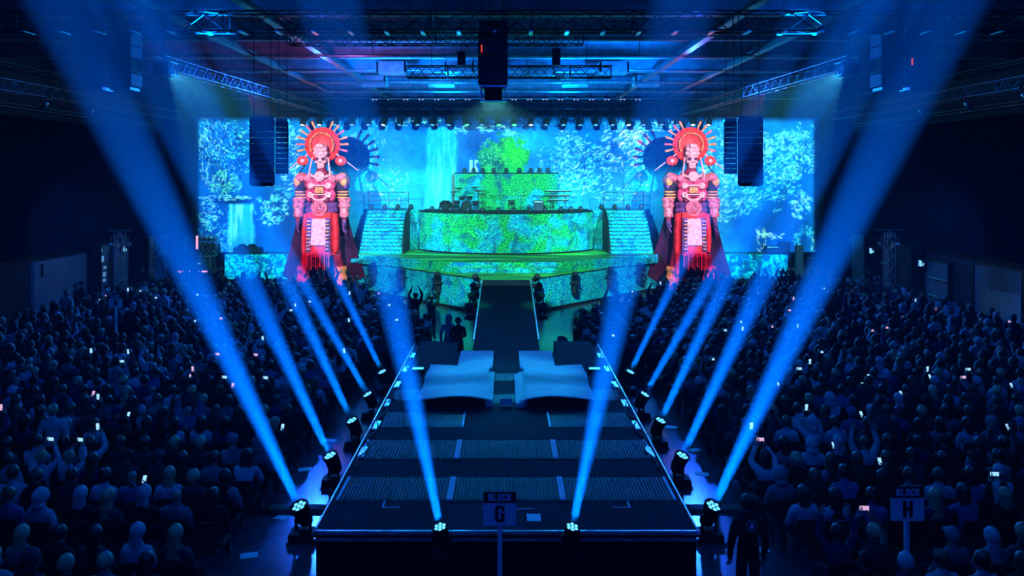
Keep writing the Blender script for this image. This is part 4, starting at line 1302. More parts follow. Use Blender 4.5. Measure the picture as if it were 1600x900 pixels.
truss((-15.5, 22, 10.62), (15.5, 22, 10.62), .5, 'long black front truss crossing the hall nearest to the viewer', 46, mat='dkmetal', straps=True)
truss((-6.8, 26.0, 10.85), (2.4, 26.0, 10.85), .42, 'short truss hanging behind the long front truss', 24, mat='dkmetal')
truss((-3.6, 30.2, 10.3), (3.8, 30.2, 10.3), .42, 'short dark truss behind the hanging middle speaker', 20, mat='dkmetal')
truss((-13.5, 50.3, 10.75), (13.5, 50.3, 10.75), .45, 'long truss above the screen carrying the row of stage lights', 50)
for s in (-1, 1):
    side = 'left' if s < 0 else 'right'
    truss((s * 11.6, 27.8, 10.35), (s * 10.6, 49.5, 10.35), .42, f'long {side} truss running from the {side} speaker cluster toward the screen', 50)
    truss((s * 17.6, 16.5, 9.7), (s * 17.4, 44.0, 9.7), .4, f'high {side} truss running along the {side} wall', 60)
    for k, y in enumerate((24.5, 28, 31.5, 35)):
        c = thing('par_lamp', f'small lamp hanging from the {side} wall truss, {ORD[k + 1]} from the near end', 'stage light', (s * 17.5, y, 9.45), 0, 'wall truss lamps')
        MB().box((-.27, -.03, .02), (.27, .03, .10)).tube((0, 0, .05), (0, 0, -.1), .02).build('hook', M['dkmetal'], c)
        MB().lathe([(.05, .18), (.10, .14), (.10, -.16), (.085, -.16), (.08, -.1), (.01, -.1)], M=Matrix.Translation((0, 0, -.25)) @ Matrix.Rotation(-s * .7, 4, 'Y'), n=12).build('can', M['alu'], c)
        MB().lathe([(.07, -.13), (.01, -.135)], M=Matrix.Translation((0, 0, -.25)) @ Matrix.Rotation(-s * .7, 4, 'Y'), n=12).build('lens', M['lens_dim'], c)
    # service gantries lower on the side walls
    for z, y0 in ((9.3, 14.0), (10.9, 15.0)):
        g_ = MB()
        g_.box((s * 20.0 - .25, y0, z - .04), (s * 20.0 + .25, 47, z))
        for dx in (-.25, .25): g_.tube((s * 20.0 + dx, y0, z + .12), (s * 20.0 + dx, 47, z + .12), .03)
        for k in range(12):
            y = y0 + 1 + k * 2.7; g_.box((s * 20.0 + (.0 if s > 0 else -.58), y, z - .02), (s * 20.0 + (.58 if s > 0 else 0), y + .06, z + .1))
        tag(g_.build('cable_tray', M['metal']), f"{'upper' if z > 10 else 'lower'} metal cable tray along the {side} wall", 'cable tray', 'wall cable trays')

# stage lights hanging in a row above the screen
hang = thing('hanging_stage_light', 'x', 'stage light')
MB().bbox((-.16, -.14, -.2), (.16, .14, -.02), .02).tube((0, 0, -.03), (0, 0, .06), .03).build('base', M['black'], hang)
MB().tube((-.2, 0, -.55), (-.2, 0, -.2), .03).tube((.2, 0, -.55), (.2, 0, -.2), .03).tube((-.2, 0, -.2), (.2, 0, -.2), .03).build('yoke', M['black'], hang)
hh = MB().lathe([(.06, .17), (.13, .12), (.15, -.02), (.155, -.22), (.13, -.26), (.12, -.23), (.01, -.22)], M=Matrix.Translation((0, 0, -.55)) @ Matrix.Rotation(-.45, 4, 'X'), n=14).build('head', M['black'], hang)
lens_h = MB().lathe([(.12, -.235), (.08, -.26), (.01, -.265)], M=Matrix.Translation((0, 0, -.55)) @ Matrix.Rotation(-.45, 4, 'X'), n=14).build('lens', M['lens_dim'], hh)
rr = random.Random(3)
for k in range(26):
    x = -12.2 + k * .976
    o = hang if k == 0 else dup(hang)
    o.scale = (1.25, 1.25, 1.25); o.location = (x, 50.05, 10.50); o.rotation_euler = (0, 0, rr.uniform(-.5, .5))
    o['label'] = f'dark moving light hanging above the screen, {ORD[k + 1]} from the left'; o['group'] = 'lights above the screen'
    for h_ in o.children:
        for l_ in h_.children:
            l_.material_slots[0].link = 'OBJECT'
            l_.material_slots[0].material = M['lens_white'] if k in (0, 1, 5, 14, 20, 24, 25) else M['lens_green'] if k in (10, 12, 13) else M['lens_dim']
# smaller round blinders a little higher
bl = thing('blinder_lamp', 'x', 'stage light')
MB().bbox((-.22, -.06, -.12), (.22, .06, .10), .02).tube((0, 0, .08), (0, 0, .25), .025).build('housing', M['black'], bl)
for s in (-1, 1): MB().lathe([(.085, 0), (.06, .02), (.01, .025)], (s * .105, -.058, -.01), 'Y', 12).build('lens', M['lens_white'], bl)
for k in range(18):
    o = bl if k == 0 else dup(bl)
    o.location = (-7.9 + k * .93, 49.95, 11.15); o.rotation_euler = (.5, 0, 0)
    o['label'] = f'small white two-eyed blinder on the truss over the screen, {ORD[k + 1]} from the left'; o['group'] = 'blinders above the screen'
for k in range(18): pass

# pipes added across the roof to catch light as bright lines
for k, y in enumerate((26.6, 31.2, 35.6, 40.2, 44.8, 49.0)):
    t_ = thing('light_catch_pipe', f'added pale pipe catching light under the roof, {ORD[k + 1]} from the near end', 'pipe', (0, y, 11.05), 0, 'added roof pipes')
    MB().tube((-17, 0, 0), (17, 0, 0), .055, 0, 8).build('pipe', M['alu'], t_)
    for x in range(-15, 16, 5): MB().tube((x, 0, 0), (x, 0, 1.36), .015, 0, 5).build('hanger', M['dkmetal'], t_)
# ------------------------------------------------------------------ loudspeakers
def line_array(label, x, y, ztop, n, w, h, depth, bend, yaw, group):
    root = thing('line_array', label, 'loudspeaker', (x, y, ztop), yaw, group)
    MB().bbox((-w / 2, -depth / 2, -.02), (w / 2, depth / 2, .10), .02).build('rigging_frame', M['dkmetal'], root)
    for sx in (-1, 1):
        MB().tube((sx * w * .35, 0, .1), (sx * w * .35, 0, 12.42 - ztop), .012, 0, 5).build('chain', M['dkmetal'], root)
    p = Vector((0, 0, 0)); ang = 0
    for k in range(n):
        T = Matrix.Translation(p) @ Matrix.Rotation(-ang, 4, 'X')
        prof = [(-w / 2, -depth / 2), (-w / 2, depth * .2), (-w * .36, depth / 2), (w * .36, depth / 2), (w / 2, depth * .2), (w / 2, -depth / 2)]
        mb = MB()
        vs = [T @ Vector((x_, y_, z_)) for z_ in (-h + .015, -.01) for x_, y_ in prof]
        m_ = len(prof)
        mb.add(vs, [tuple(reversed(range(m_))), tuple(range(m_, 2 * m_))] + [(i, (i + 1) % m_, m_ + (i + 1) % m_, m_ + i) for i in range(m_)])
        cab = mb.build('cabinet', M['cabinet'], root)
        MB().box((-w / 2 + .03, -depth / 2 - .012, -h + .02), (w / 2 - .03, -depth / 2, -.02), 0, T).build('grille', M['grille'], cab)
        for sx in (-1, 1):
            MB().box((sx * w / 2 - .02, -depth * .42, -h), (sx * w / 2 + .02, -depth * .36, 0), 0, T).build('link_plate', M['dkmetal'], cab)
        p = T @ Vector((0, 0, -h)); ang += bend * (k / n) ** 1.5
    return root


for s in (-1, 1):
    side = 'left' if s < 0 else 'right'
    line_array(f'curved line-array loudspeaker hanging before the screen on the {side}, the larger one', s * 7.62, 26.0, 8.30, 11, .72, .187, .45, .085, -s * .25, 'hanging line arrays')
    line_array(f'slim line-array loudspeaker hanging just inside the larger {side} one', s * 7.08, 26.35, 8.25, 10, .36, .165, .36, .02, -s * .1, 'hanging line arrays')


def sub_stack(label, x, y, ztop, w, h, depth, n, cols, group, led=None):
    root = thing('hanging_speaker', label, 'loudspeaker', (x, y, ztop), 0, group)
    for c in range(cols):
        cx = (c - (cols - 1) / 2) * (w + .12)
        MB().bbox((cx - w / 2, -depth / 2, 0), (cx + w / 2, depth / 2, .12), .02).build('rigging_frame', M['dkmetal'], root)
        for sx in (-1, 1): MB().tube((cx + sx * w * .35, 0, .12), (cx + sx * w * .35, 0, 12.42 - ztop), .015, 0, 5).build('chain', M['dkmetal'], root)
        for k in range(n):
            cab = MB().bbox((cx - w / 2, -depth / 2, -(k + 1) * h + .012), (cx + w / 2, depth / 2, -k * h - .012), .025).build('cabinet', M['cabinet'], root)
            MB().box((cx - w / 2 + .04, -depth / 2 - .012, -(k + 1) * h + .05), (cx + w / 2 - .04, -depth / 2, -k * h - .05)).build('grille', M['grille'], cab)
            MB().box((cx - .10, -depth / 2 - .02, -k * h - h * .55), (cx + .10, -depth / 2 - .01, -k * h - h * .45)).build('handle', M['dkmetal'], cab)
        MB().bbox((cx - w / 2 + .05, -depth / 2 + .05, -n * h - .12), (cx + w / 2 - .05, depth / 2 - .05, -n * h), .02).build('pull_back_bar', M['metal'], root)
    if led: MB().box((led[0], -depth / 2 - .03, led[1]), (led[0] + .035, -depth / 2 - .01, led[1] + .2)).build('status_light', M['redled'], root)
    return root


sub_stack('black speaker hanging in the middle below the long front truss', -.36, 22.75, 10.62, .80, .40, .75, 4, 1, 'hanging speaker stacks', (-.32, -.75))
ob = sub_stack('dark double speaker cluster hanging high on the left beside the projector beam', -12.15, 25.6, 10.95, .72, .42, .8, 4, 2, 'hanging speaker stacks')
sub_stack('dark double speaker cluster hanging high on the right beside the projector beam', 12.15, 25.6, 10.95, .72, .42, .8, 4, 2, 'hanging speaker stacks', (.12, -1.05))


def projector(label, p, aim, drop):
    root = thing('video_projector', label, 'projector', p, 0, 'video projectors')
    MB().bbox((-.24, -.62, -.16), (.24, -.07, .18), .03).build('body', M['black'], root)
    MB().lathe([(.05, -.07), (.11, -.06), (.12, -.02), (.10, -.02), (.09, -.045), (.01, -.045)], (0, 0, 0), 'Y', 16, M=Matrix.Rotation(PI, 4, 'Z')).build('lens_barrel', M['dkmetal'], root)
    MB().box((-.35, -.68, -.2), (.35, -.1, -.17)).build('cradle', M['alu'], root); MB().box((-.35, -.68, .2), (.35, -.1, .23)).build('cradle', M['alu'], root)
    for sx in (-1, 1):
        for y in (-.66, -.14): MB().tube((sx * .33, y, -.19), (sx * .33, y, .22), .02).build('cradle_post', M['alu'], root)
    MB().tube((0, -.4, .22), (0, -.4, drop), .03).build('hanging_rod', M['dkmetal'], root)
    return root


for s in (-1, 1):
    projector(f"video projector hanging inside the {'left' if s < 0 else 'right'} speaker cluster with a cyan beam", (s * PROJ[0], PROJ[1], PROJ[2]), None, 12.42 - PROJ[2])
projector('video projector hanging right under the middle speaker', CPROJ, None, .24)
# small dark boxes between the trusses
for x, y, z, h, lb in ((-1.45, 27.0, 10.35, .45, 'small dark speaker left of the middle speaker'), (1.62, 27.0, 10.4, .55, 'small dark speaker right of the middle speaker')):
    t_ = thing('delay_speaker', lb, 'loudspeaker', (x, y, z), 0, 'small hanging speakers')
    b_ = MB().bbox((-.13, -.12, -h / 2), (.13, .12, h / 2), .02).build('cabinet', M['cabinet'], t_)
    MB().box((-.11, -.13, -h / 2 + .03), (.11, -.118, h / 2 - .03)).build('grille', M['grille'], t_)
    MB().tube((0, 0, h / 2), (0, 0, 12.42 - z), .012).build('hanging_rod', M['dkmetal'], t_)

# ------------------------------------------------------------------ air ducts and lamps under the roof
for k, (x, y) in enumerate(((-4.9, 36), (-2.0, 36), (1.5, 37), (4.6, 36), (-6.5, 41), (-3.2, 41), (3.4, 41), (6.9, 41))):
    t_ = thing('roof_vent', f"square louvred roof vent in the {'nearer' if k < 4 else 'farther'} row, {ORD[k % 4 + 1]} from the left", 'vent', (x, y, 11.0), 0, 'roof vents')
    MB().box((-.62, -.62, -.06), (.62, -.55, .4)).box((-.62, .55, -.06), (.62, .62, .4)).box((-.62, -.62, -.06), (-.55, .62, .4)).box((.55, -.62, -.06), (.62, .62, .4)).build('frame', M['alu'], t_)
    mb = MB()
    for i in range(5): mb.box((-.56, -.46 + i * .22, -.02), (.56, -.40 + i * .22, .03))
    mb.build('louvres', M['alu'], t_)
    for dx in (-.58, .58): MB().tube((dx, 0, .35), (dx, 0, 1.4), .015, 0, 5).build('hanger', M['dkmetal'], t_)
for k, (x, y) in enumerate(((-3.9, 31.5), (2.9, 28.5), (-.2, 44.5), (5.4, 31.5))):
    t_ = thing('round_roof_lamp', f'flat round unlit lamp under the roof, {ORD[k + 1]} of the scattered ones', 'lamp', (x, y, 11.9), 0, 'round roof lamps')
    MB().lathe([(.02, .1), (.30, .08), (.48, -.05), (.44, -.07), (.02, -.05)], n=20).build('shade', M['alu'], t_)
    MB().tube((0, 0, .08), (0, 0, .5), .02).build('rod', M['dkmetal'], t_)
for x in (-9.45, -6.75, 6.75, 9.45):
    tag(MB().box((x - .28, 18, 11.08), (x - .2, 50, 11.2)).box((x - .1, 18, 11.08), (x - .02, 50, 11.2)).box((x - .28, 18, 11.03), (x - .02, 50, 11.08)).tube((x - .15, 20, 11.1), (x - .15, 20, 12.39), .02).tube((x - .15, 45, 11.1), (x - .15, 45, 12.39), .02).build('cable_tray', M['metal']),
        f"metal cable tray under the roof, {'outer' if abs(x) > 8 else 'inner'} one on the {'left' if x < 0 else 'right'} half", 'cable tray', 'roof cable trays')

# ------------------------------------------------------------------ side curtains and wall openings
def curtain(label, x, y0, y1, z0, z1, depth=.10, pitch=.34):
    n_ = int(abs(y1 - y0) / .055)
    mb = MB()
    f = lambda i, z_, o: (x + depth * math.sin(2 * PI * i * .055 / pitch) * (1 + .3 * math.sin(i * .013)) + o, y0 + (y1 - y0) * i / n_, z_)
    rings = [[f(i, z_, 0) for i in range(n_ + 1)] for z_ in (z0, z1)]
    mb.loft(rings, 0, False, True, False); mb.loft([[f(i, z_, .02) for i in range(n_ + 1)] for z_ in (z1, z0)], 0, False, True, False)
    t_ = thing('wall_curtain', label, 'curtain', (0, 0, 0), 0, 'black wall curtains')
    mb.build('cloth', M['curtain'], t_)
    MB().tube((x, y0, z1 + .03), (x, y1, z1 + .03), .03).build('curtain_rail', M['dkmetal'], t_)


for s in (-1, 1):
    side = 'left' if s < 0 else 'right'
    curtain(f'tall pleated black curtain hanging high on the {side} wall', s * 20.3, 26, 50, 3.1, 9.0)
    curtain(f'floor-length black curtain closing the corner {side} of the screen', s * 20.25, 50.2, 52.8, .02, 10.2)
    for k, (y0, y1) in enumerate(((40.55, 41.6), (45.2, 47.0))):
        curtain(f"narrow floor-length black curtain on the {side} wall, the {'nearer' if k == 0 else 'farther'} one", s * 20.3, y0, y1, .02, 3.05)

# left wall: two tall panels, a doorway with notices
w = MB().box((-20.58, 36.0, 0), (-20.42, 40.5, 2.75)).build('door_1', M['panel']); w['kind'] = 'structure'
MB().box((-20.45, 36.5, 2.1), (-20.36, 36.6, 2.65)).build('door_closer', M['black'], w)
w = MB().box((-20.58, 41.7, 0), (-20.44, 42.9, 3.0)).build('door_2', M['panel']); w['kind'] = 'structure'
MB().box((-20.42, 42.8, 0), (-20.38, 42.88, 2.6)).build('door_frame', M['dkmetal'], w)
w = MB().box((-20.58, 43.5, 0), (-20.44, 45.0, 3.0)).build('door_3', M['panel']); w['kind'] = 'structure'
MB().box((-20.42, 43.5, .95), (-20.36, 44.7, 1.0)).build('push_bar', M['rail'], w)
w = MB().box((-20.58, 47.2, 0), (-20.44, 48.3, 3.2)).build('door_4', M['panel']); w['kind'] = 'structure'
MB().box((-20.42, 47.3, 1.05), (-20.36, 48.2, 1.1)).build('push_bar', M['rail'], w)
for k, (y, z, h) in enumerate(((41.95, 2.75, .12), (42.1, 2.3, .3), (42.35, 1.85, .14), (42.3, 1.5, .22), (42.3, 1.2, .14))):
    tag(MB().bbox((-20.44, y - .13, z - h / 2), (-20.42, y + .13, z + h / 2), .004).build('paper_notice', M['note']),
        f'small pale notice taped to the left doorway panel, {ORD[k + 1]} from the top', 'notice', 'doorway notices')


def exit_sign(label, x, y, z, s):
    t_ = thing('exit_sign', label, 'exit sign', (x, y, z), 0, 'exit signs')
    MB().bbox((-.03, -.30, -.17), (.03, .30, .17), .01).build('plate', M['dkmetal'], t_)
    MB().tube((s * .03, 0, 0), (s * .28, 0, 0), .02).build('bracket', M['dkmetal'], t_)
    fx = -s * .04
    mb = MB()
    # running figure, doorway and arrow
    def bar(a, b_, w_): mb.tube((fx, a[0], a[1]), (fx, b_[0], b_[1]), w_, 0, 6)
    mb.ball((fx, .06, .11), .035, 0, 8, 6)
    bar((.04, .07), (-.01, -.02), .026); bar((-.01, -.02), (.06, -.07), .02); bar((.06, -.07), (.05, -.14), .018)
    bar((-.01, -.02), (-.07, -.08), .02); bar((-.07, -.08), (-.13, -.07), .018); bar((.03, .06), (.10, .02), .015); bar((.03, .06), (-.05, .05), .015)
    bar((.13, -.14), (.13, .13), .015); bar((.13, .13), (.24, .13), .015); bar((.24, .13), (.24, -.14), .015)
    bar((-.25, .0), (-.15, .0), .015); bar((-.25, 0), (-.20, .05), .012); bar((-.25, 0), (-.20, -.05), .012)
    mb.build('pictogram', M['icon'], t_)


exit_sign('lit exit sign with running figure above the left doorway', -20.2, 43.9, 2.65, -1)
exit_sign('lit exit sign with running figure over the farther right wall opening', 20.2, 45.9, 2.35, 1)
exit_sign('lit exit sign with running figure over the nearer right wall opening', 20.2, 40.4, 2.25, 1)


def opening(n, y0, y1, z1, bars, shut=None):
    w_ = MB().box((20.44, y0, 0), (20.58, y1, z1)).build(f'window_{n}', M['panel']); w_['kind'] = 'structure'
    MB().box((20.36, y0, z1), (20.6, y1, z1 + .06)).box((20.36, y0 - .08, 0), (20.6, y0, z1 + .06)).box((20.36, y1, 0), (20.6, y1 + .08, z1 + .06)).build('window_frame', M['dkmetal'], w_)
    for z in bars:
        MB().box((20.34, y0 + .1, z), (20.44, y1 - .5, z + .05)).build('window_rail', M['rail'], w_)
    if shut:
        mb = MB(); k = int((shut[3] - shut[2]) / .08)
        for i in range(k):
            z = shut[2] + i * .08; mb.add([(20.42, shut[0], z), (20.42, shut[1], z), (20.40, shut[1], z + .04), (20.40, shut[0], z + .04), (20.42, shut[0], z + .08), (20.42, shut[1], z + .08)], [(0, 1, 2, 3), (3, 2, 5, 4)])
        mb.build('roller_shutter', M['shutter'], w_)
    return w_


opening(1, 44.2, 46.9, 2.6, (1.75,)); opening(2, 38.4, 40.6, 2.45, (1.62, .78))
opening(3, 32.9, 36.3, 2.75, (.55,), (33.0, 35.7, .62, 1.75))
opening(4, 30.2, 32.7, 2.75, (.5,), (30.3, 31.9, .6, 1.7))
w = MB().box((20.44, 47.6, 0), (20.58, 49.2, 3.1)).build('door_5', M['panel']); w['kind'] = 'structure'
MB().box((20.36, 47.7, 1.05), (20.42, 49.0, 1.1)).build('push_bar', M['rail'], w)

# truss towers with lamps on both sides of the hall
for s in (-1, 1):
    side = 'left' if s < 0 else 'right'
    x, y = s * 18.85, 40.6 if s < 0 else 40.9
    t_ = thing('lamp_tower', f'slim lattice tower with a crossbar of lamps by the {side} wall', 'tower', (x, y, 0), 0, 'lamp towers')
    H = 3.75; q = .18
    mb = MB().box((-.55, -.55, 0), (.55, .55, .03)); mb.build('base_plate', M['dkmetal'], t_)
    cor = [(-q, -q), (q, -q), (q, q), (-q, q)]
    for a, b_ in cor: MB().tube((a, b_, .03), (a, b_, H), .025, 0, 6).build('chord', M['alu'], t_)
    mb = MB()
    for f in range(4):
        (ax_, ay), (bx_, by) = cor[f], cor[(f + 1) % 4]
        for k in range(14):
            z0, z1 = .05 + k * (H - .1) / 14, .05 + (k + 1) * (H - .1) / 14
            mb.tube((ax_, ay, z0 if k % 2 else z1), (bx_, by, z1 if k % 2 else z0), .014, 0, 5)
    mb.build('lattice', M['alu'], t_)
    MB().tube((-.62, 0, H + .1), (.62, 0, H + .1), .03).tube((-.4, 0, H - .25), (.4, 0, H - .25), .025).tube((0, 0, H - .3), (0, 0, H + .1), .03).build('crossbar', M['alu'], t_)
    for k, dx in enumerate((-.42, .40)):
        l_ = thing('par_lamp', f"par lamp hanging on the {'outer' if (dx > 0) == (s > 0) else 'inner'} end of the {side} tower crossbar", 'stage light', (x + dx, y, H - .27), 0, 'tower lamps')
        MB().tube((0, 0, .02), (0, 0, -.15), .02).build('hook', M['alu'], l_)
        T = Matrix.Translation((0, 0, -.34)) @ Matrix.Rotation(.9 * (-1 if dx < 0 else 1), 4, 'Y') @ Matrix.Rotation(.5, 4, 'X')
        MB().lathe([(.06, .16), (.11, .12), (.12, -.16), (.10, -.16), (.09, -.1), (.01, -.1)], M=T, n=12).build('can', M['alu'], l_)
        MB().lathe([(.085, -.13), (.01, -.14)], M=T, n=12).build('lens', M['lens_white'], l_)

# ------------------------------------------------------------------ gear on and beside the stage
def case(label, p, w, d, h, group):
    t_ = thing('road_case', label, 'case', p, 0, group)
    MB().bbox((-w / 2, -d / 2, .0), (w / 2, d / 2, h), .02).build('case_body', M['black'], t_)
    mb = MB()
    for sx in (-1, 1):
        for sy in (-1, 1): mb.box((sx * w / 2 - .02, sy * d / 2 - .02, 0), (sx * w / 2 + .02, sy * d / 2 + .02, h))
    mb.box((-w / 2 - .008, -d / 2 - .008, h * .62), (w / 2 + .008, d / 2 + .008, h * .65)); mb.build('metal_edging', M['metal'], t_)
    MB().bbox((-.10, -d / 2 - .02, h * .3), (.10, -d / 2 + .005, h * .42), .008).build('handle', M['rail'], t_)
    return t_


rk = thing('console_rack', 'dark console rack with two humps standing above the left side stage', 'rack', (-16.2, 52.2, 1.6))
MB().bbox((-.85, -.3, .0), (.85, .3, .42), .03).build('cabinet', M['black'], rk)
for x in (-.35, .25): MB().ball((x, 0, .42), (.3, .22, .2), 0, 12, 8).build('hump', M['black'], rk)
MB().tube((.85, 0, .12), (1.25, 0, .12), .03).tube((1.25, 0, 0), (1.25, 0, .3), .025).build('side_bar', M['dkmetal'], rk)
for k, (x, z, w_, h) in enumerate(((-18.6, 0, 1.5, 1.0), (-18.5, 1.0, 1.4, .6))):
    case('black road case at the left stage corner, ' + ('the lower one on the floor' if k == 0 else 'the one stacked on another'), (x, 50.5, z), w_, .8, h, 'stacked road cases')
hx = thing('speaker_frame', 'frame of round black speaker cones standing on cases at the left stage corner', 'speaker rack', (-18.5, 50.5, 1.6))
MB().box((-.95, -.2, 0), (.95, .2, .05)).box((-.95, -.2, 1.2), (.95, .2, 1.25)).box((-.95, -.2, 0), (-.90, .2, 1.25)).box((.90, -.2, 0), (.95, .2, 1.25)).build('frame', M['metal'], hx)
for i in range(6):
    for j in range(4):
        MB().lathe([(.14, 0), (.14, .06), (.10, .06), (.03, .0), (.01, .0)], (-.74 + i * .29 + (.07 if j % 2 else -.03), -.10, .2 + j * .28), 'Y', 10).build('cone', M['black'], hx)
rk = thing('keyboard_rack', 'dark keyboard rack with open lid standing above the right side stage', 'rack', (17.0, 52.2, 1.6))
MB().bbox((-.75, -.3, .05), (.1, .3, .5), .02).build('cabinet', M['black'], rk)
MB().bbox((.1, -.25, .1), (.75, .25, .75), .02).build('case_lid', M['black'], rk)
for x in (-.65, 0, .65): MB().tube((x, 0, 0), (x, 0, .1), .03).build('foot', M['dkmetal'], rk)
MB().box((-.7, -.31, .42), (.0, -.29, .46)).build('keys', M['white'], rk)
MB().tube((-.9, 0, 0), (-.9, 0, .8), .02).tube((1.2, 0, 0), (1.2, 0, .75), .02).build('stand', M['dkmetal'], rk)
pf = thing('side_platform', 'dark railed platform at the right stage corner', 'platform', (19.2, 50.4, 0))
MB().bbox((-1.25, -.8, .9), (1.25, .6, 1.02), .01).build('deck', M['deck'], pf)
for sx in (-1.2, -.4, .4, 1.2):
    for sy in (-.75, .55): MB().tube((sx, sy, 0), (sx, sy, .9), .03).build('leg', M['dkmetal'], pf)
for z in (1.3, 1.6): MB().tube((-1.2, -.75, z), (1.2, -.75, z), .025).build('rail', M['dkmetal'], pf)
for sx in (-1.2, 0, 1.2): MB().tube((sx, -.75, 1.0), (sx, -.75, 1.62), .025).build('rail_post', M['dkmetal'], pf)
bx = thing('speaker_column', 'tall black speaker column standing before the right side stage', 'loudspeaker', (17.7, 50.3, 0))
MB().bbox((-.2, -.2, 0), (.2, .2, 2.3), .03).build('cabinet', M['cabinet'], bx)
MB().box((-.17, -.215, .3), (.17, -.2, 2.2)).build('grille', M['grille'], bx)

# band gear on the bowed tier
ZR = 4.4
dk = thing('drum_kit', 'dark drum kit standing on the left of the bowed tier', 'drum kit', (-2.35, 49.2, ZR))
MB().lathe([(.30, -.2), (.31, -.2), (.31, .2), (.30, .2), (.02, .19)], (0, -.2, .33), 'Y', 24).build('bass_drum', M['black'], dk)
for x, y, z, r in ((-.25, -.1, .78, .16), (.2, -.1, .80, .17), (.55, .1, .5, .2), (-.6, .1, .52, .19)):
    MB().lathe([(.02, 0), (r, 0), (r, .2), (r * .95, .21), (.02, .2)], (x, y, z - .1), 'Z', 16).build('tom', M['black'], dk)
for x, y, z in ((-.75, -.1, 1.15), (.7, -.1, 1.2), (-.45, .3, 1.35), (.45, .3, 1.4), (0.95, .2, 1.0)):
    MB().tube((x, y, 0), (x, y, z), .014).tube((x, y, .25), (x + .2, y + .1, 0), .012).tube((x, y, .25), (x - .2, y + .1, 0), .012).build('cymbal_stand', M['dkmetal'], dk)
    MB().lathe([(.24, 0), (.10, .03), (.02, .05)], M=Matrix.Translation((x, y, z)) @ Matrix.Rotation(.25, 4, 'X'), n=18).build('cymbal', pm('cymbal', (.4, .32, .1), .3, .9), dk)
hc = thing('guitar_case', 'big dark rounded cover standing left of the drum kit', 'cover', (-3.6, 49.5, ZR))
MB().lathe([(.02, 0), (.40, 0), (.42, .2), (.36, .5), (.2, .62), (.02, .64)], n=18).build('cover', M['black'], hc)
MB().tube((-.44, 0, .06), (.44, 0, .06), .02).build('strap', M['dkmetal'], hc)
for k, (x, lb) in enumerate(((-.35, 'left'), (.85, 'right'))):
    ms = thing('microphone_stand', f'thin microphone stand on the bowed tier, {lb} of the drum stool', 'microphone stand', (x, 48.6, ZR), 0, 'microphone stands')
    MB().tube((0, 0, 0), (0, 0, .95), .014).build('pole', M['dkmetal'], ms)
    MB().lathe([(.02, 0), (.15, 0), (.15, .02), (.02, .04)], n=14).build('base', M['black'], ms)
    MB().tube((-.2, 0, .95), (.2, 0, .95), .014).build('boom', M['dkmetal'], ms)
    MB().ball((.2, 0, .95), (.035, .035, .05), 0, 8, 6).build('microphone', M['black'], ms)
so = thing('drum_stool', 'small dark table stool in the middle of the bowed tier', 'stool', (.3, 48.7, ZR))
MB().bbox((-.24, -.2, .62), (.24, .2, .68), .01).build('seat', M['black'], so)
MB().bbox((-.14, -.12, .40), (.14, .12, .6), .02).build('box', M['black'], so)
for a in (-1, 1):
    for b_ in (-1, 1): MB().tube((a * .2, b_ * .16, 0), (a * .14, b_ * .1, .62), .018).build('leg', M['dkmetal'], so)
am = thing('amplifier', 'square black amplifier on the right of the bowed tier', 'amplifier', (1.9, 48.9, ZR))
MB().bbox((-.28, -.2, .02), (.28, .2, .66), .02).build('cabinet', M['black'], am)
MB().box((-.25, -.215, .06), (.25, -.2, .5)).build('grille', M['grille'], am)
MB().box((-.25, -.215, .53), (.25, -.2, .62)).build('control_panel', M['metal'], am)
ks = thing('keyboard_stand', 'stack of keyboards on a stand at the right of the bowed tier', 'keyboard', (3.05, 49.1, ZR))
for z, w_, y in ((1.15, .78, .1), (.88, .70, -.05), (.62, .6, -.15)): 
    kb = MB().bbox((-w_, y - .16, z), (w_, y + .16, z + .08), .015).build('keyboard', M['black'], ks)
    MB().box((-w_ + .05, y - .15, z + .08), (w_ - .05, y - .02, z + .09)).build('keys', M['white'], kb)
for s in (-1, 1): MB().tube((s * .5, -.2, 0), (s * .35, .1, 1.15), .025).tube((s * .2, -.2, 0), (s * .5, .15, .9), .02).build('stand_leg', M['dkmetal'], ks)

# ------------------------------------------------------------------ block signs
def block_sign(letter, x, y, ztop, w_, label, tilt=0.0, z0=0):
    t_ = thing('block_sign', label, 'sign', (x, y, z0), 0, 'block signs')
    t_.rotation_euler = (0, tilt, 0)
    H = ztop - z0
    hb, hh_ = w_ * .70, w_ * .34
    MB().box((-.035 * w_ / .5, .012, 0), (.035 * w_ / .5, .05, H - .04)).build('pole', M['white'], t_)
    bd = MB().bbox((-w_ / 2, -.008, H - hh_ - hb), (w_ / 2, .012, H - hh_), .003).build('letter_board', M['white'], t_)
    text_mesh('letter', letter, w_ * .30, hb * .72, 0, M['ink'], bd, (0, -.008, H - hh_ - hb * .48))
    hd = MB().bbox((-w_ / 2, -.012, H - hh_), (w_ / 2, .008, H), .003).build('header_board', M['ink'], t_)
    text_mesh('lettering', 'BLOCK', w_ * .125, hh_ * .62, w_ * .02, M['white'], hd, (0, -.012, H - hh_ * .5))
    bs = MB().bbox((-.18, -.12, 0), (.18, .18, .03), .01).build('foot', M['black'], t_)
    return t_


block_sign('G', (781 - 791) * 12.2 / FPX, 12.2, EYE - (768 - 272) * 12.2 / FPX, .48, 'white sign on a pole reading BLOCK G before the runway platform')
block_sign('H', (1418 - 791) * 12.3 / FPX, 12.3, EYE - (760 - 272) * 12.3 / FPX, .49, 'white sign on a pole reading BLOCK H among the nearest right seats')
block_sign('A', (180.5 - 791) * 29 / FPX, 29, EYE - (459 - 272) * 29 / FPX, .46, 'distant white sign on a pole reading BLOCK A in the left crowd')
block_sign('B', (1477 - 791) * 29 / FPX, 29, EYE - (469 - 272) * 29 / FPX, .52, 'tilted white sign on a pole reading BLOCK B in the right crowd', .12)
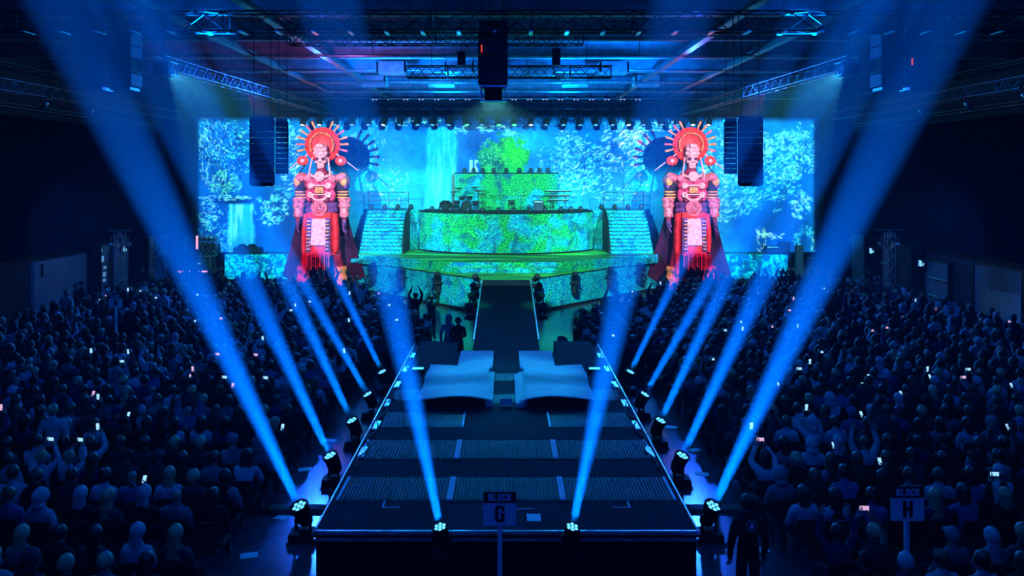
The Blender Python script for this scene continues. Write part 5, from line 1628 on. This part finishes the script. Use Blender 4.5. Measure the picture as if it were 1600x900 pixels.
# ------------------------------------------------------------------ people
TONES = {
    'black': (.010, .010, .012), 'dark': (.030, .032, .040), 'navy': (.018, .026, .07), 'grey': (.13, .14, .16), 'denim': (.07, .11, .22),
    'pale': (.36, .38, .42), 'red': (.30, .02, .02),
}
TOPS = {k: pm('top_' + k, v, .85, var=.2, scale=6, spec=.15) for k, v in TONES.items()}
HAIRS = {'dark': pm('hair_dark', (.012, .009, .008), .5, var=.3, scale=30), 'brown': pm('hair_brown', (.06, .035, .02), .5, var=.3, scale=30), 'fair': pm('hair_fair', (.38, .27, .14), .5, var=.3, scale=30), 'grey': pm('hair_grey', (.35, .35, .36), .6, var=.2, scale=30)}
M['trousers'] = pm('dark_trousers', (.012, .014, .022), .9, spec=.1)
M['shoe'] = pm('shoe', (.015, .015, .017), .5)
M['phone'] = pm('phone_body', (.01, .01, .012), .3)
M['screen'] = pm('phone_screen', (.3, .5, .6), .2, emit=(.35, .75, 1), es=1.1)
M['screenw'] = pm('phone_screen_warm', (.5, .4, .5), .2, emit=(.9, .55, .8), es=.8)
M['chair'] = pm('chair_black', (.012, .012, .014), .6)
M['chairm'] = pm('chair_metal', (.08, .085, .09), .35, .8)


def person_skeleton(pose, fingers=True):
    """seated or standing, facing +Y"""
    J = {}; E_ = []
    stand = pose.startswith('stand')
    z = .98 if stand else .56
    lean = {'lean': .10, 'back': -.07}.get(pose, 0.0)
    def add(n_, p, rx, ry, par=None):
        J[n_] = (*p, rx, ry)
        if par: E_.append((par, n_))
    add('pelvis', (0, 0, z), .155, .115)
    add('waist', (0, lean * .4, z + .17), .130, .105, 'pelvis')
    add('chest', (0, lean * .9, z + .36), .160, .115, 'waist')
    add('collar', (0, lean * 1.05, z + .475), .085, .075, 'chest')
    add('neck', (0, lean * 1.1 + .012, z + .530), .058, .058, 'collar')
    add('jaw', (0, lean * 1.15 + .035, z + .585), .074, .080, 'neck')
    add('head', (0, lean * 1.15 + .028, z + .665), .086, .102, 'jaw')
    add('scalp', (0, lean * 1.15 + .020, z + .73), .062, .072, 'head')
    arms = {
        'lap': ((.245, .07, -.03), (.13, .30, -.17)), 'back': ((.255, .04, -.03), (.19, .26, -.15)), 'lean': ((.24, .22, -.05), (.10, .40, -.02)),
        'phone': ((.23, .20, -.06), (.09, .36, .18)), 'film': ((.24, .19, .10), (.11, .30, .34)), 'cheer': ((.29, .05, .22), (.23, .10, .47)),
        'stand': ((.27, -.02, -.06), (.26, .06, -.31)), 'stand_film': ((.25, .19, .12), (.12, .27, .36)), 'stand_cross': ((.25, .06, -.06), (.06, .22, -.04)), 'stand_cheer': ((.28, .04, .26), (.17, .08, .50)),
    }[pose]
    sz = z + .42
    for s, p in ((-1, 'l'), (1, 'r')):
        el, wr = arms
        if pose == 'phone' and s < 0: el, wr = ((.245, .07, -.03), (.13, .30, -.17))
        y0 = lean * .95
        add(p + 'sh', (s * .175, y0, sz), .078, .075, 'chest')
        off = -.25 if el[2] < .05 else 0
        add(p + 'el', (s * el[0], y0 + el[1], sz + el[2] + off), .048, .046, p + 'sh')
        add(p + 'wr', (s * wr[0], y0 + wr[1], sz + wr[2] + (off if wr[2] < .1 or pose == 'phone' else 0)), .033, .030, p + 'el')
        if fingers:
            a, b_ = Vector(J[p + 'el'][:3]), Vector(J[p + 'wr'][:3])
            f_ = (b_ - a).normalized()
            sd = Vector((0, 0, 1)).cross(f_) if abs(f_.z) < .9 else Vector((1, 0, 0))
            hand_joints(J, E_, s, p + 'wr', f_, sd.normalized() * (-s if abs(f_.z) < .9 else s), .95, .35, p)
        else:
            a, b_ = Vector(J[p + 'el'][:3]), Vector(J[p + 'wr'][:3]); c = b_ + (b_ - a).normalized() * .11
            add(p + 'palm', tuple(c), .036, .03, p + 'wr')
        if stand:
            add(p + 'hip', (s * .092, 0, .90), .098, .098, 'pelvis'); add(p + 'kn', (s * .105, .02, .50), .066, .066, p + 'hip')
            add(p + 'calf', (s * .11, -.01, .34), .060, .062, p + 'kn'); add(p + 'an', (s * .115, -.02, .09), .042, .044, p + 'calf'); add(p + 'toe', (s * .135, .15, .045), .045, .038, p + 'an')
        else:
            add(p + 'hip', (s * .10, .05, .555), .098, .095, 'pelvis'); add(p + 'kn', (s * .13, .43, .545), .068, .068, p + 'hip')
            add(p + 'calf', (s * .135, .45, .36), .058, .062, p + 'kn'); add(p + 'an', (s * .14, .44, .09), .042, .044, p + 'calf'); add(p + 'toe', (s * .155, .60, .045), .045, .038, p + 'an')
    return J, E_


def face_shape(v, hz, hy):
    """nose, brow, sockets, chin and ears pushed out of the grown head"""
    d = v - np.array([0, hy, hz])
    near = (np.abs(d[:, 2]) < .16)
    def push(c, r, amt, dirv):
        q = np.linalg.norm(v - np.array(c), axis=1)
        w = np.exp(-(q / r) ** 2) * near
        v[:] += w[:, None] * np.array(dirv) * amt
    push((0, hy + .11, hz - .015), .022, .024, (0, 1, -.2))
    for s in (-1, 1):
        push((s * .035, hy + .095, hz + .015), .018, -.014, (0, 1, 0)); push((s * .09, hy - .005, hz - .01), .022, .020, (s, -.3, 0))
    push((0, hy + .09, hz - .075), .03, .012, (0, 1, -.3)); push((0, hy + .10, hz - .05), .014, .006, (0, 1, 0))


def hair_mesh(kind, hz, hy, mat):
    mb = MB()
    rng_ = random.Random(len(kind) * 7)
    n_, k_ = 18, 12
    if kind in ('short', 'long', 'hood', 'bun', 'cap'):
        rings = []
        for j in range(k_ + 1):
            ph = PI / 2 - (PI * (.62 if kind in ('short', 'cap') else .72)) * j / k_
            row = []
            for i in range(n_):
                t = 2 * PI * i / n_
                front = max(0, math.sin(t))
                ph2 = ph + front * max(0, (PI / 2 - ph)) * (.62 if kind != 'hood' else .35)
                r = 1.0 + (.03 * math.sin(5 * t + j) + .03 * rng_.random() if kind not in ('cap', 'hood') else 0)
                g_ = .018 if kind != 'hood' else .04
                row.append(((.090 + g_) * r * math.cos(ph2) * math.cos(t), hy - .008 + (.108 + g_) * r * math.cos(ph2) * math.sin(t), hz + .002 + (.112 + g_) * r * math.sin(ph2)))
            rings.append(row)
        mb.loft(rings, 0, False)
        mb.loft([[(x * .93, hy + (y - hy) * .93, hz + (z_ - hz) * .93) for x, y, z_ in r_] for r_ in rings[::-1]], 0, False)
        for a, b_ in ((rings[-1], [(x * .93, hy + (y - hy) * .93, hz + (z_ - hz) * .93) for x, y, z_ in rings[-1]]),):
            mb.loft([a, b_], 0, False)
        if kind == 'long':
            rr_ = []
            for j in range(8):
                u = j / 7; w_ = .098 + .035 * u; z_ = hz - .02 - .34 * u
                rr_.append([(w_ * math.cos(t), hy - .045 - .030 * u + (.062 - .02 * u) * math.sin(t) * (1 if math.sin(t) < 0 else .5), z_ + .012 * math.sin(3 * t)) for t in np.linspace(0, 2 * PI, 16, endpoint=False)])
            mb.loft(rr_, 0)
        if kind == 'bun': mb.ball((0, hy - .09, hz + .10), .045, 0, 10, 8)
        if kind == 'cap':
            mb.loft([[(.10 * math.cos(t), hy + .06 + .11 * math.sin(t) * (1 if math.sin(t) > 0 else .3), hz + .045 + o) for t in np.linspace(0, 2 * PI, 16, endpoint=False)] for o in (0, .012)], 0)
        if kind == 'hood':
            mb.ball((0, hy - .06, hz - .13), (.13, .10, .07), 0, 12, 8)
    return mb.mesh('hair', mat)


PM = {}


def person_parts(pose):
    if pose in PM: return PM[pose]
    J, E_ = person_skeleton(pose)
    v, f, bone, nr = grow(J, E_, 'pelvis', 1)
    hz, hy = J['head'][2] - .005, J['head'][1]
    face_shape(v, hz, hy)
    nm = [a + '|' + b_ for a, b_ in E_]
    arms_ = ('lsh|lel', 'rsh|rel', 'lel|lwr', 'rel|rwr')
    top = [f[i] for i in range(len(f)) if nm[bone[i]] in ('pelvis|waist', 'waist|chest', 'chest|collar', 'chest|lsh', 'chest|rsh') + arms_]
    leg = [f[i] for i in range(len(f)) if nm[bone[i]] in ('pelvis|lhip', 'pelvis|rhip', 'lhip|lkn', 'rhip|rkn', 'lkn|lcalf', 'rkn|rcalf', 'lcalf|lan', 'rcalf|ran', 'pelvis|waist')]
    shoe = [[f[i] for i in range(len(f)) if nm[bone[i]] == q] for q in ('lan|ltoe', 'ran|rtoe')]
    d = {'body': submesh('body', v, f, M['skin']), 'top': submesh('top', v, top, TOPS['dark'], .014, nr), 'trousers': submesh('trousers', v, leg, M['trousers'], .009, nr),
         'shoe_l': submesh('shoe', v, shoe[0], M['shoe'], .008, nr), 'shoe_r': submesh('shoe', v, shoe[1], M['shoe'], .008, nr), 'hz': hz, 'hy': hy, 'J': J}
    PM[pose] = d
    return d


HM = {}


def make_person(pose, hair, haircol, tone, loc, rz, label, scale=1.0, group=None, turn=0):
    d = person_parts(pose)
    root = bpy.data.objects.new('person', d['body']); C.objects.link(root)
    root.location = loc; root.rotation_euler = (0, 0, rz); root.scale = (scale,) * 3
    tag(root, label, 'person', group)
    for n_ in ('top', 'trousers', 'shoe_l', 'shoe_r'):
        o = bpy.data.objects.new({'top': 'jacket' if tone in ('black', 'dark', 'navy') else 'shirt'}.get(n_, n_.split('_')[0]), d[n_]); C.objects.link(o); o.parent = root
        if n_ == 'top':
            o.material_slots[0].link = 'OBJECT'; o.material_slots[0].material = TOPS[tone]
    if hair != 'bald':
        k = (pose, hair)
        if k not in HM: HM[k] = hair_mesh(hair, d['hz'], d['hy'], HAIRS['dark'])
        o = bpy.data.objects.new({'cap': 'cap', 'hood': 'hood'}.get(hair, 'hair'), HM[k]); C.objects.link(o); o.parent = root
        o.material_slots[0].link = 'OBJECT'; o.material_slots[0].material = TOPS[tone] if hair in ('cap', 'hood') else HAIRS[haircol]
    return root


# one chair, copied for every seat
ch0 = MB()
for s in (-1, 1):
    ch0.tube((s * .22, .20, 0), (s * .21, .16, .43), .011, 0, 6).tube((s * .22, -.24, 0), (s * .21, -.16, .43), .011, 0, 6).tube((s * .21, -.16, .43), (s * .20, -.25, .84), .011, 0, 6).tube((s * .21, .17, .42), (s * .21, -.17, .42), .011, 0, 6)
ch0.tube((-.21, .16, .40), (.21, .16, .40), .010, 0, 6).tube((-.21, -.16, .40), (.21, -.16, .40), .010, 0, 6)
CH = {'frame': ch0.mesh('chair', M['chairm']), 'seat': MB().bbox((-.22, -.18, .425), (.22, .22, .455), .012).mesh('seat', M['chair'])}
T = Matrix.Translation((0, -.222, .68)) @ Matrix.Rotation(.22, 4, 'X')
CH['back'] = MB().bbox((-.21, -.012, -.15), (.21, .012, .17), .01, 0, T).mesh('backrest', M['chair'])


def make_chair(loc, rz, label):
    r = bpy.data.objects.new('stacking_chair', CH['frame']); C.objects.link(r); r.location = loc; r.rotation_euler = (0, 0, rz)
    tag(r, label, 'chair', 'rows of black chairs')
    for n_, k in (('seat', 'seat'), ('backrest', 'back')):
        o = bpy.data.objects.new(n_, CH[k]); C.objects.link(o); o.parent = r


PHB = MB().bbox((-.038, -.004, -.078), (.038, .004, .078), .003).mesh('smartphone', M['phone'])
PHS = MB().box((-.034, -.0052, -.070), (.034, -.004, .070)).mesh('screen', M['screen'])


def make_phone(loc, rot, label, group=None, warm=False, k=1.0):
    r = bpy.data.objects.new('smartphone', PHB); C.objects.link(r); r.location = loc; r.rotation_euler = rot; r.scale = (k,) * 3
    tag(r, label, 'phone', group)
    o = bpy.data.objects.new('screen', PHS); C.objects.link(o); o.parent = r
    if warm: o.material_slots[0].link = 'OBJECT'; o.material_slots[0].material = M['screenw']


# ------------------------------------------------------------------ seats
rows_y = [10.75, 11.65, 12.55, 14.05, 14.95, 15.85, 16.75, 18.1] + [19.0 + .9 * k for k in range(28)]


def limit_y(ax): return 33.8 + (ax - 2.9) * 1.30 if ax < 9.8 else 42.8


rr = random.Random(21)
seats = []
for ri, y in enumerate(rows_y):
    inner = 4.98 if y < 26.5 else 3.0
    for s in (-1, 1):
        k = 0
        x = inner
        while x < 18.9:
            k += 1
            ok = y < limit_y(x)
            if abs(x - 18.85) < .9 and 39.5 < y < 42: ok = False
            if not (s > 0 and 5.65 < x < 6.25 and y == 12.55) and ok:
                px = 791 + s * x * FPX / y
                seats.append((ri, s, k, s * x, y, px))
            x += .56
near = [q for q in seats if -25 < q[5] < 1625][:284]
near_set = {(q[0], q[1], q[2]) for q in near}
POSES = ['lap'] * 12 + ['back'] * 9 + ['lean'] * 4 + ['phone'] * 2 + ['film'] * 2 + ['cheer']
HAIR_W = ['short'] * 10 + ['long'] * 6 + ['bald'] + ['cap'] * 2 + ['hood', 'bun']
TONE_W = ['black'] * 6 + ['dark'] * 6 + ['navy'] * 3 + ['grey'] * 3 + ['denim'] * 2 + ['pale'] * 5 + ['red']
HW = {'short': 'short-haired', 'long': 'long-haired', 'bald': 'bald', 'cap': 'capped', 'hood': 'hooded', 'bun': 'bun-haired'}
TW = {'black': 'black', 'dark': 'dark', 'navy': 'navy', 'grey': 'grey', 'denim': 'blue', 'pale': 'pale', 'red': 'red'}
PW_ = {'phone': ' with phone', 'film': ' raising phone', 'cheer': ' cheering'}
FORCE = {}
for ri, s, k, x, y, px in near:
    side = 'left' if s < 0 else 'right'
    where = f'{ORD[k]} seat out from {side} aisle, {ORD[ri + 1]} row'
    jx, jy = rr.uniform(-.05, .05), rr.uniform(-.06, .06)
    yaw = rr.gauss(0, .10) + (.20 if s < 0 else -.20) * (0 if y > 30 else -.6) * min(1, abs(x) / 12)
    make_chair((x + jx, y + jy, 0), yaw * .3, f'black stacking chair under the spectator, {where}')
    pose, hair, tone = rr.choice(POSES), rr.choice(HAIR_W), rr.choice(TONE_W)
    if k == 1 and ri == 6 and s < 0: pose, hair, tone = 'back', 'hood', 'grey'
    if s > 0 and ri == 7 and k in (3, 4, 5): tone = 'pale'
    sc_ = rr.uniform(.93, 1.06)
    p = make_person(pose, hair, rr.choice(['dark'] * 5 + ['brown'] * 4 + ['fair'] * 2 + ['grey']), tone, (x + jx, y + jy - .06, 0.0), yaw, f'{HW[hair]} person in {TW[tone]} top{PW_.get(pose, "")}, {where}', 1.0, 'seated spectators')
    if pose in ('phone', 'film'):
        J = PM[pose]['J']
        if pose == 'film': c = (Vector(J['lpalm'][:3]) + Vector(J['rpalm'][:3])) / 2 + Vector((0, .02, .09))
        else: c = Vector(J['rpalm'][:3]) + Vector((-.03, .03, .06))
        R = Matrix.Rotation(yaw, 4, 'Z')
        loc = R @ c + Vector((x + jx, y + jy - .06, 0))
        make_phone(loc, (.15 if pose == 'film' else -.55, PI / 2 if pose == 'film' and rr.random() < .5 else 0, yaw), f'lit phone in the hands of the spectator, {where}', 'lit phones in the crowd', rr.random() < .25)

# ------------------------------------------------------------------ people standing
STANDING = []


def stand(pose, hair, hc, tone, x, y, rz, label, sc_=1.0):
    STANDING.append((x, y))
    return make_person(pose, hair, hc, tone, (x, y, 0), rz, label, sc_)


g = stand('stand', 'short', 'dark', 'black', 3.62, 12.45, .12, 'steward in black with a round emblem on the back beside the front right floor light', 1.02)
T = Matrix.Translation((0, -.128, 1.36)) @ Matrix.Rotation(-.06, 4, 'X')
mb = MB().lathe([(.075, -.001), (.083, -.001), (.083, .003), (.075, .003)], (0, 0, 0), 'Y', 24, M=T, caps=False)
mb.loft([[T @ Vector((a, o, b_)) for a, b_ in ((-.03, -.045), (.02, -.04), (.045, -.005), (.015, .0), (.03, .04), (-.015, .05), (-.012, .01), (-.035, .0))] for o in (-.003, .002)], 0, True, False)
mb.build('back_emblem', M['white'], g)
stand('stand', 'hood', 'dark', 'pale', -1.98, 28.6, -.1, 'person in a pale hooded top standing left of the ramp foot')
stand('stand_cross', 'short', 'dark', 'black', -1.62, 28.15, .2, 'person in black standing just before the pale hooded one by the ramp')
stand('stand_film', 'short', 'brown', 'dark', -3.0, 33.3, -.2, 'person with both arms up filming at the crowd corner left of the ramp')
stand('stand_cheer', 'short', 'dark', 'black', -3.7, 33.9, 0, 'person in black cheering with arms up left of the ramp')
stand('stand_cross', 'bald', 'dark', 'dark', -18.9, 43.2, -.6, 'bald steward standing before the left doorway panels')
stand('stand', 'short', 'dark', 'black', -19.1, 36.9, -1.0, 'dark figure standing by the left wall panel, the nearer of two')
stand('stand', 'short', 'dark', 'black', -19.2, 37.6, -.8, 'dark figure standing by the left wall panel, the farther of two')
stand('stand_cross', 'short', 'dark', 'black', 18.6, 42.6, .7, 'dark steward with folded arms standing by the right lamp tower')
stand('stand', 'cap', 'dark', 'navy', -18.6, 48.4, -2.6, 'capped figure in navy standing in the passage left of the screen')
stand('stand', 'long', 'brown', 'black', -17.9, 47.5, -2.9, 'long-haired figure in black standing in the passage left of the screen')
stand('stand', 'short', 'fair', 'pale', -9.55, 17.5, .2, 'person in pale top standing up among the left seats')
stand('stand_film', 'short', 'brown', 'dark', 8.0, 17.45, 0, 'person standing among the right seats filming with raised arms')

# passage left of the screen: table with glowing edge, pale poster stand
tb = thing('bar_table', 'dark table with orange and pink glowing edge in the passage left of the screen', 'table', (-18.1, 49.3, 0))
MB().bbox((-1.3, -.3, .92), (1.3, .3, 1.0), .01).build('tabletop', M['black'], tb)
for x in (-1.2, 0, 1.2): MB().tube((x, 0, 0), (x, 0, .92), .04).build('leg', M['dkmetal'], tb)
MB().box((-1.25, -.33, .80), (-.35, -.30, .90)).build('glow_strip', M['orange'], tb)
MB().box((-.1, -.33, .82), (.5, -.30, .90)).build('glow_strip', M['pinklamp'], tb)
la = thing('tube_lamp', 'upright pink tube lamp in the passage left of the screen', 'lamp', (-18.55, 49.9, 0))
MB().lathe([(.02, 0), (.2, 0), (.2, .04), (.03, .06)], n=14).build('base', M['black'], la)
MB().tube((0, 0, .05), (0, 0, 2.1), .03).build('pole', M['dkmetal'], la)
MB().tube((0, 0, 2.1), (0, 0, 2.9), .07).build('tube', M['pinklamp'], la)
po = thing('poster_stand', 'tall pale poster stand with printed figure at the passage entrance', 'poster stand', (-19.7, 47.45, 0))
MB().bbox((-.35, -.02, .1), (.35, .02, 3.1), .01).build('poster', pm('poster_print', (.25, .42, .5), .6, var=.9, scale=4), po)
MB().bbox((-.4, -.2, 0), (.4, .2, .1), .02).build('base', M['black'], po)

# ------------------------------------------------------------------ the rest of the crowd: one object
V_, F_, MI_ = [], [], []
mats = [M['skin'], TOPS['black'], TOPS['dark'], TOPS['navy'], TOPS['grey'], TOPS['pale'], TOPS['red'], HAIRS['dark'], HAIRS['brown'], HAIRS['fair'], M['trousers'], HAIRS['grey']]
base = {}
for pose in ('lap', 'back', 'lean', 'film', 'cheer', 'stand', 'stand_film', 'stand_cheer'):
    J, E_ = person_skeleton(pose, False)
    v, f, bone, nr = grow(J, E_, 'pelvis', 0)
    nm = [a + '|' + b_ for a, b_ in E_]
    tri = []; mi = []
    for fi, face in enumerate(f):
        n_ = nm[bone[fi]]
        k = 0 if n_.split('|')[0] in ('collar', 'neck', 'jaw', 'head') or 'palm' in n_ else (10 if ('hip' in n_ or 'kn' in n_ or 'an' in n_) else 1)
        for q in range(1, len(face) - 1): tri.append((face[0], face[q], face[q + 1])); mi.append(k)
    hz, hy = J['head'][2] + .01, J['head'][1] - .005
    hb = MB().ball((0, hy - .012, hz + .012), (.112, .122, .118), 0, 10, 7)
    hl = MB().ball((0, hy - .012, hz + .012), (.112, .122, .118), 0, 10, 7).ball((0, hy - .06, hz - .14), (.10, .06, .17), 0, 8, 6)
    base[pose] = (v, np.array(tri), np.array(mi), hb, hl)


def tris(mb):
    t = []
    for f in mb.f:
        for q in range(1, len(f) - 1): t.append((f[0], f[q], f[q + 1]))
    return np.array(mb.v), np.array(t)


for k_ in list(base):
    v, t, mi, hb, hl = base[k_]
    # cut the back half of the scalp cap away from the face
    base[k_] = (v, t, mi, tris(hb), tris(hl))
nr_ = np.random.default_rng(5)
off = 0
far = [q for q in seats if (q[0], q[1], q[2]) not in near_set and -60 < q[5] < 1660]
far_phones = []
chv, chf = [], []
cm = MB().box((-.22, -.2, .42), (.22, .2, .455)).box((-.21, -.25, .5), (.21, -.22, .85)).box((-.21, -.2, 0), (-.19, -.18, .42)).box((.19, -.2, 0), (.21, -.18, .42)).box((-.21, .16, 0), (-.19, .18, .42)).box((.19, .16, 0), (.21, .18, .42))
cv, ct = tris(cm); coff = 0
for ri, s, k, x, y, px in far:
    if nr_.random() < .03 or any(abs(x - a) < .62 and abs(y - b_) < .85 for a, b_ in STANDING + [(-13.6, 29), (15.3, 29)]): continue
    r_ = nr_.random()
    pose = 'film' if r_ < .07 else 'cheer' if r_ < .085 else 'lean' if r_ < .25 else 'back' if r_ < .5 else 'lap'
    if y > 31 and nr_.random() < .10: pose = ('stand', 'stand_film', 'stand', 'stand_cheer')[nr_.integers(4)]
    v, t, mi, h1, h2_ = base[pose]
    yaw = nr_.normal() * .22 + (-s) * (-.12) * min(1, abs(x) / 12)
    c, sn = math.cos(yaw), math.sin(yaw); R = np.array([[c, -sn, 0], [sn, c, 0], [0, 0, 1]])
    sc_ = nr_.uniform(.93, 1.07)
    lx, ly = x + nr_.normal() * .06, y + nr_.normal() * .08
    tr = lambda a: (a * sc_) @ R.T + np.array([lx, ly, 0])
    topm = nr_.choice([1, 1, 2, 2, 3, 4, 5, 5, 6], p=[.2, .1, .15, .1, .12, .12, .10, .07, .04])
    hm = nr_.choice([7, 8, 9, 11, 0], p=[.50, .28, .10, .06, .06])
    hv, ht = h2_ if nr_.random() < .28 and hm != 0 else h1
    V_.append(tr(v)); F_.append(t + off); q = mi.copy(); q[q == 1] = topm; MI_.append(q); off += len(v)
    if hm != 0:
        hv2 = hv.copy(); hv2[:, 1] -= .014
        V_.append(tr(hv2)); F_.append(ht + off); MI_.append(np.full(len(ht), hm)); off += len(hv)
    chv.append(cv + np.array([lx, ly + .03, 0])); chf.append(ct + coff); coff += len(cv)
    if pose in ('film', 'stand_film') and len(far_phones) < 42 and nr_.random() < .7 and 0 < px < 1600:
        z_ = 1.34 if pose == 'film' else 1.80
        far_phones.append(((lx - sn * .36, ly + c * .36, z_ * sc_), yaw, s, ri, k))


def bulk(name, V, F, MI, mats_, smooth=True):
    v = np.concatenate(V); f = np.concatenate(F)
    me = bpy.data.meshes.new(name)
    me.vertices.add(len(v)); me.vertices.foreach_set('co', v.astype(np.float32).ravel())
    me.loops.add(len(f) * 3); me.loops.foreach_set('vertex_index', f.astype(np.int32).ravel())
    me.polygons.add(len(f)); me.polygons.foreach_set('loop_start', (np.arange(len(f)) * 3).astype(np.int32))
    for m_ in mats_: me.materials.append(m_)
    if MI is not None: me.polygons.foreach_set('material_index', np.concatenate(MI).astype(np.int32))
    me.polygons.foreach_set('use_smooth', np.full(len(f), smooth))
    me.update(calc_edges=True)
    o = bpy.data.objects.new(name, me); C.objects.link(o)
    return o


tag(bulk('crowd', V_, F_, MI_, mats), 'dense dark crowd of spectators filling the hall behind the nearest rows', 'crowd', kind='stuff')
tag(bulk('chair_rows', chv, chf, None, [M['chair']], False), 'rows of black chairs under the distant crowd', 'chairs', kind='stuff')
for loc, yaw, s, ri, k in far_phones:
    make_phone(loc, (.1, PI / 2 if nr_.random() < .6 else 0, yaw), f"tiny lit phone in the {'left' if s < 0 else 'right'} crowd, {ORD[min(k, 26)] if k <= 26 else 'far'} seat out, {'row ' + str(ri + 1)}", 'lit phones in the crowd', nr_.random() < .25)
# programme sheets lying in the aisles
for k, (x, y) in enumerate(((-4.45, 14.4), (-4.3, 16.0), (-4.5, 18.6), (-4.35, 20.6), (4.45, 14.6), (4.3, 18.3), (4.5, 19.9), (4.3, 21.7))):
    p = MB().box((-.15, -.105, .002), (.15, .105, .006)).build('paper_sheet', M['white'], None, (x, y, 0), (0, 0, .3 * (-1) ** k))
    tag(p, f"white paper sheet on the {'left' if x < 0 else 'right'} aisle floor, {ORD[k % 4 + 1]} from the front", 'paper', 'paper sheets in the aisles')
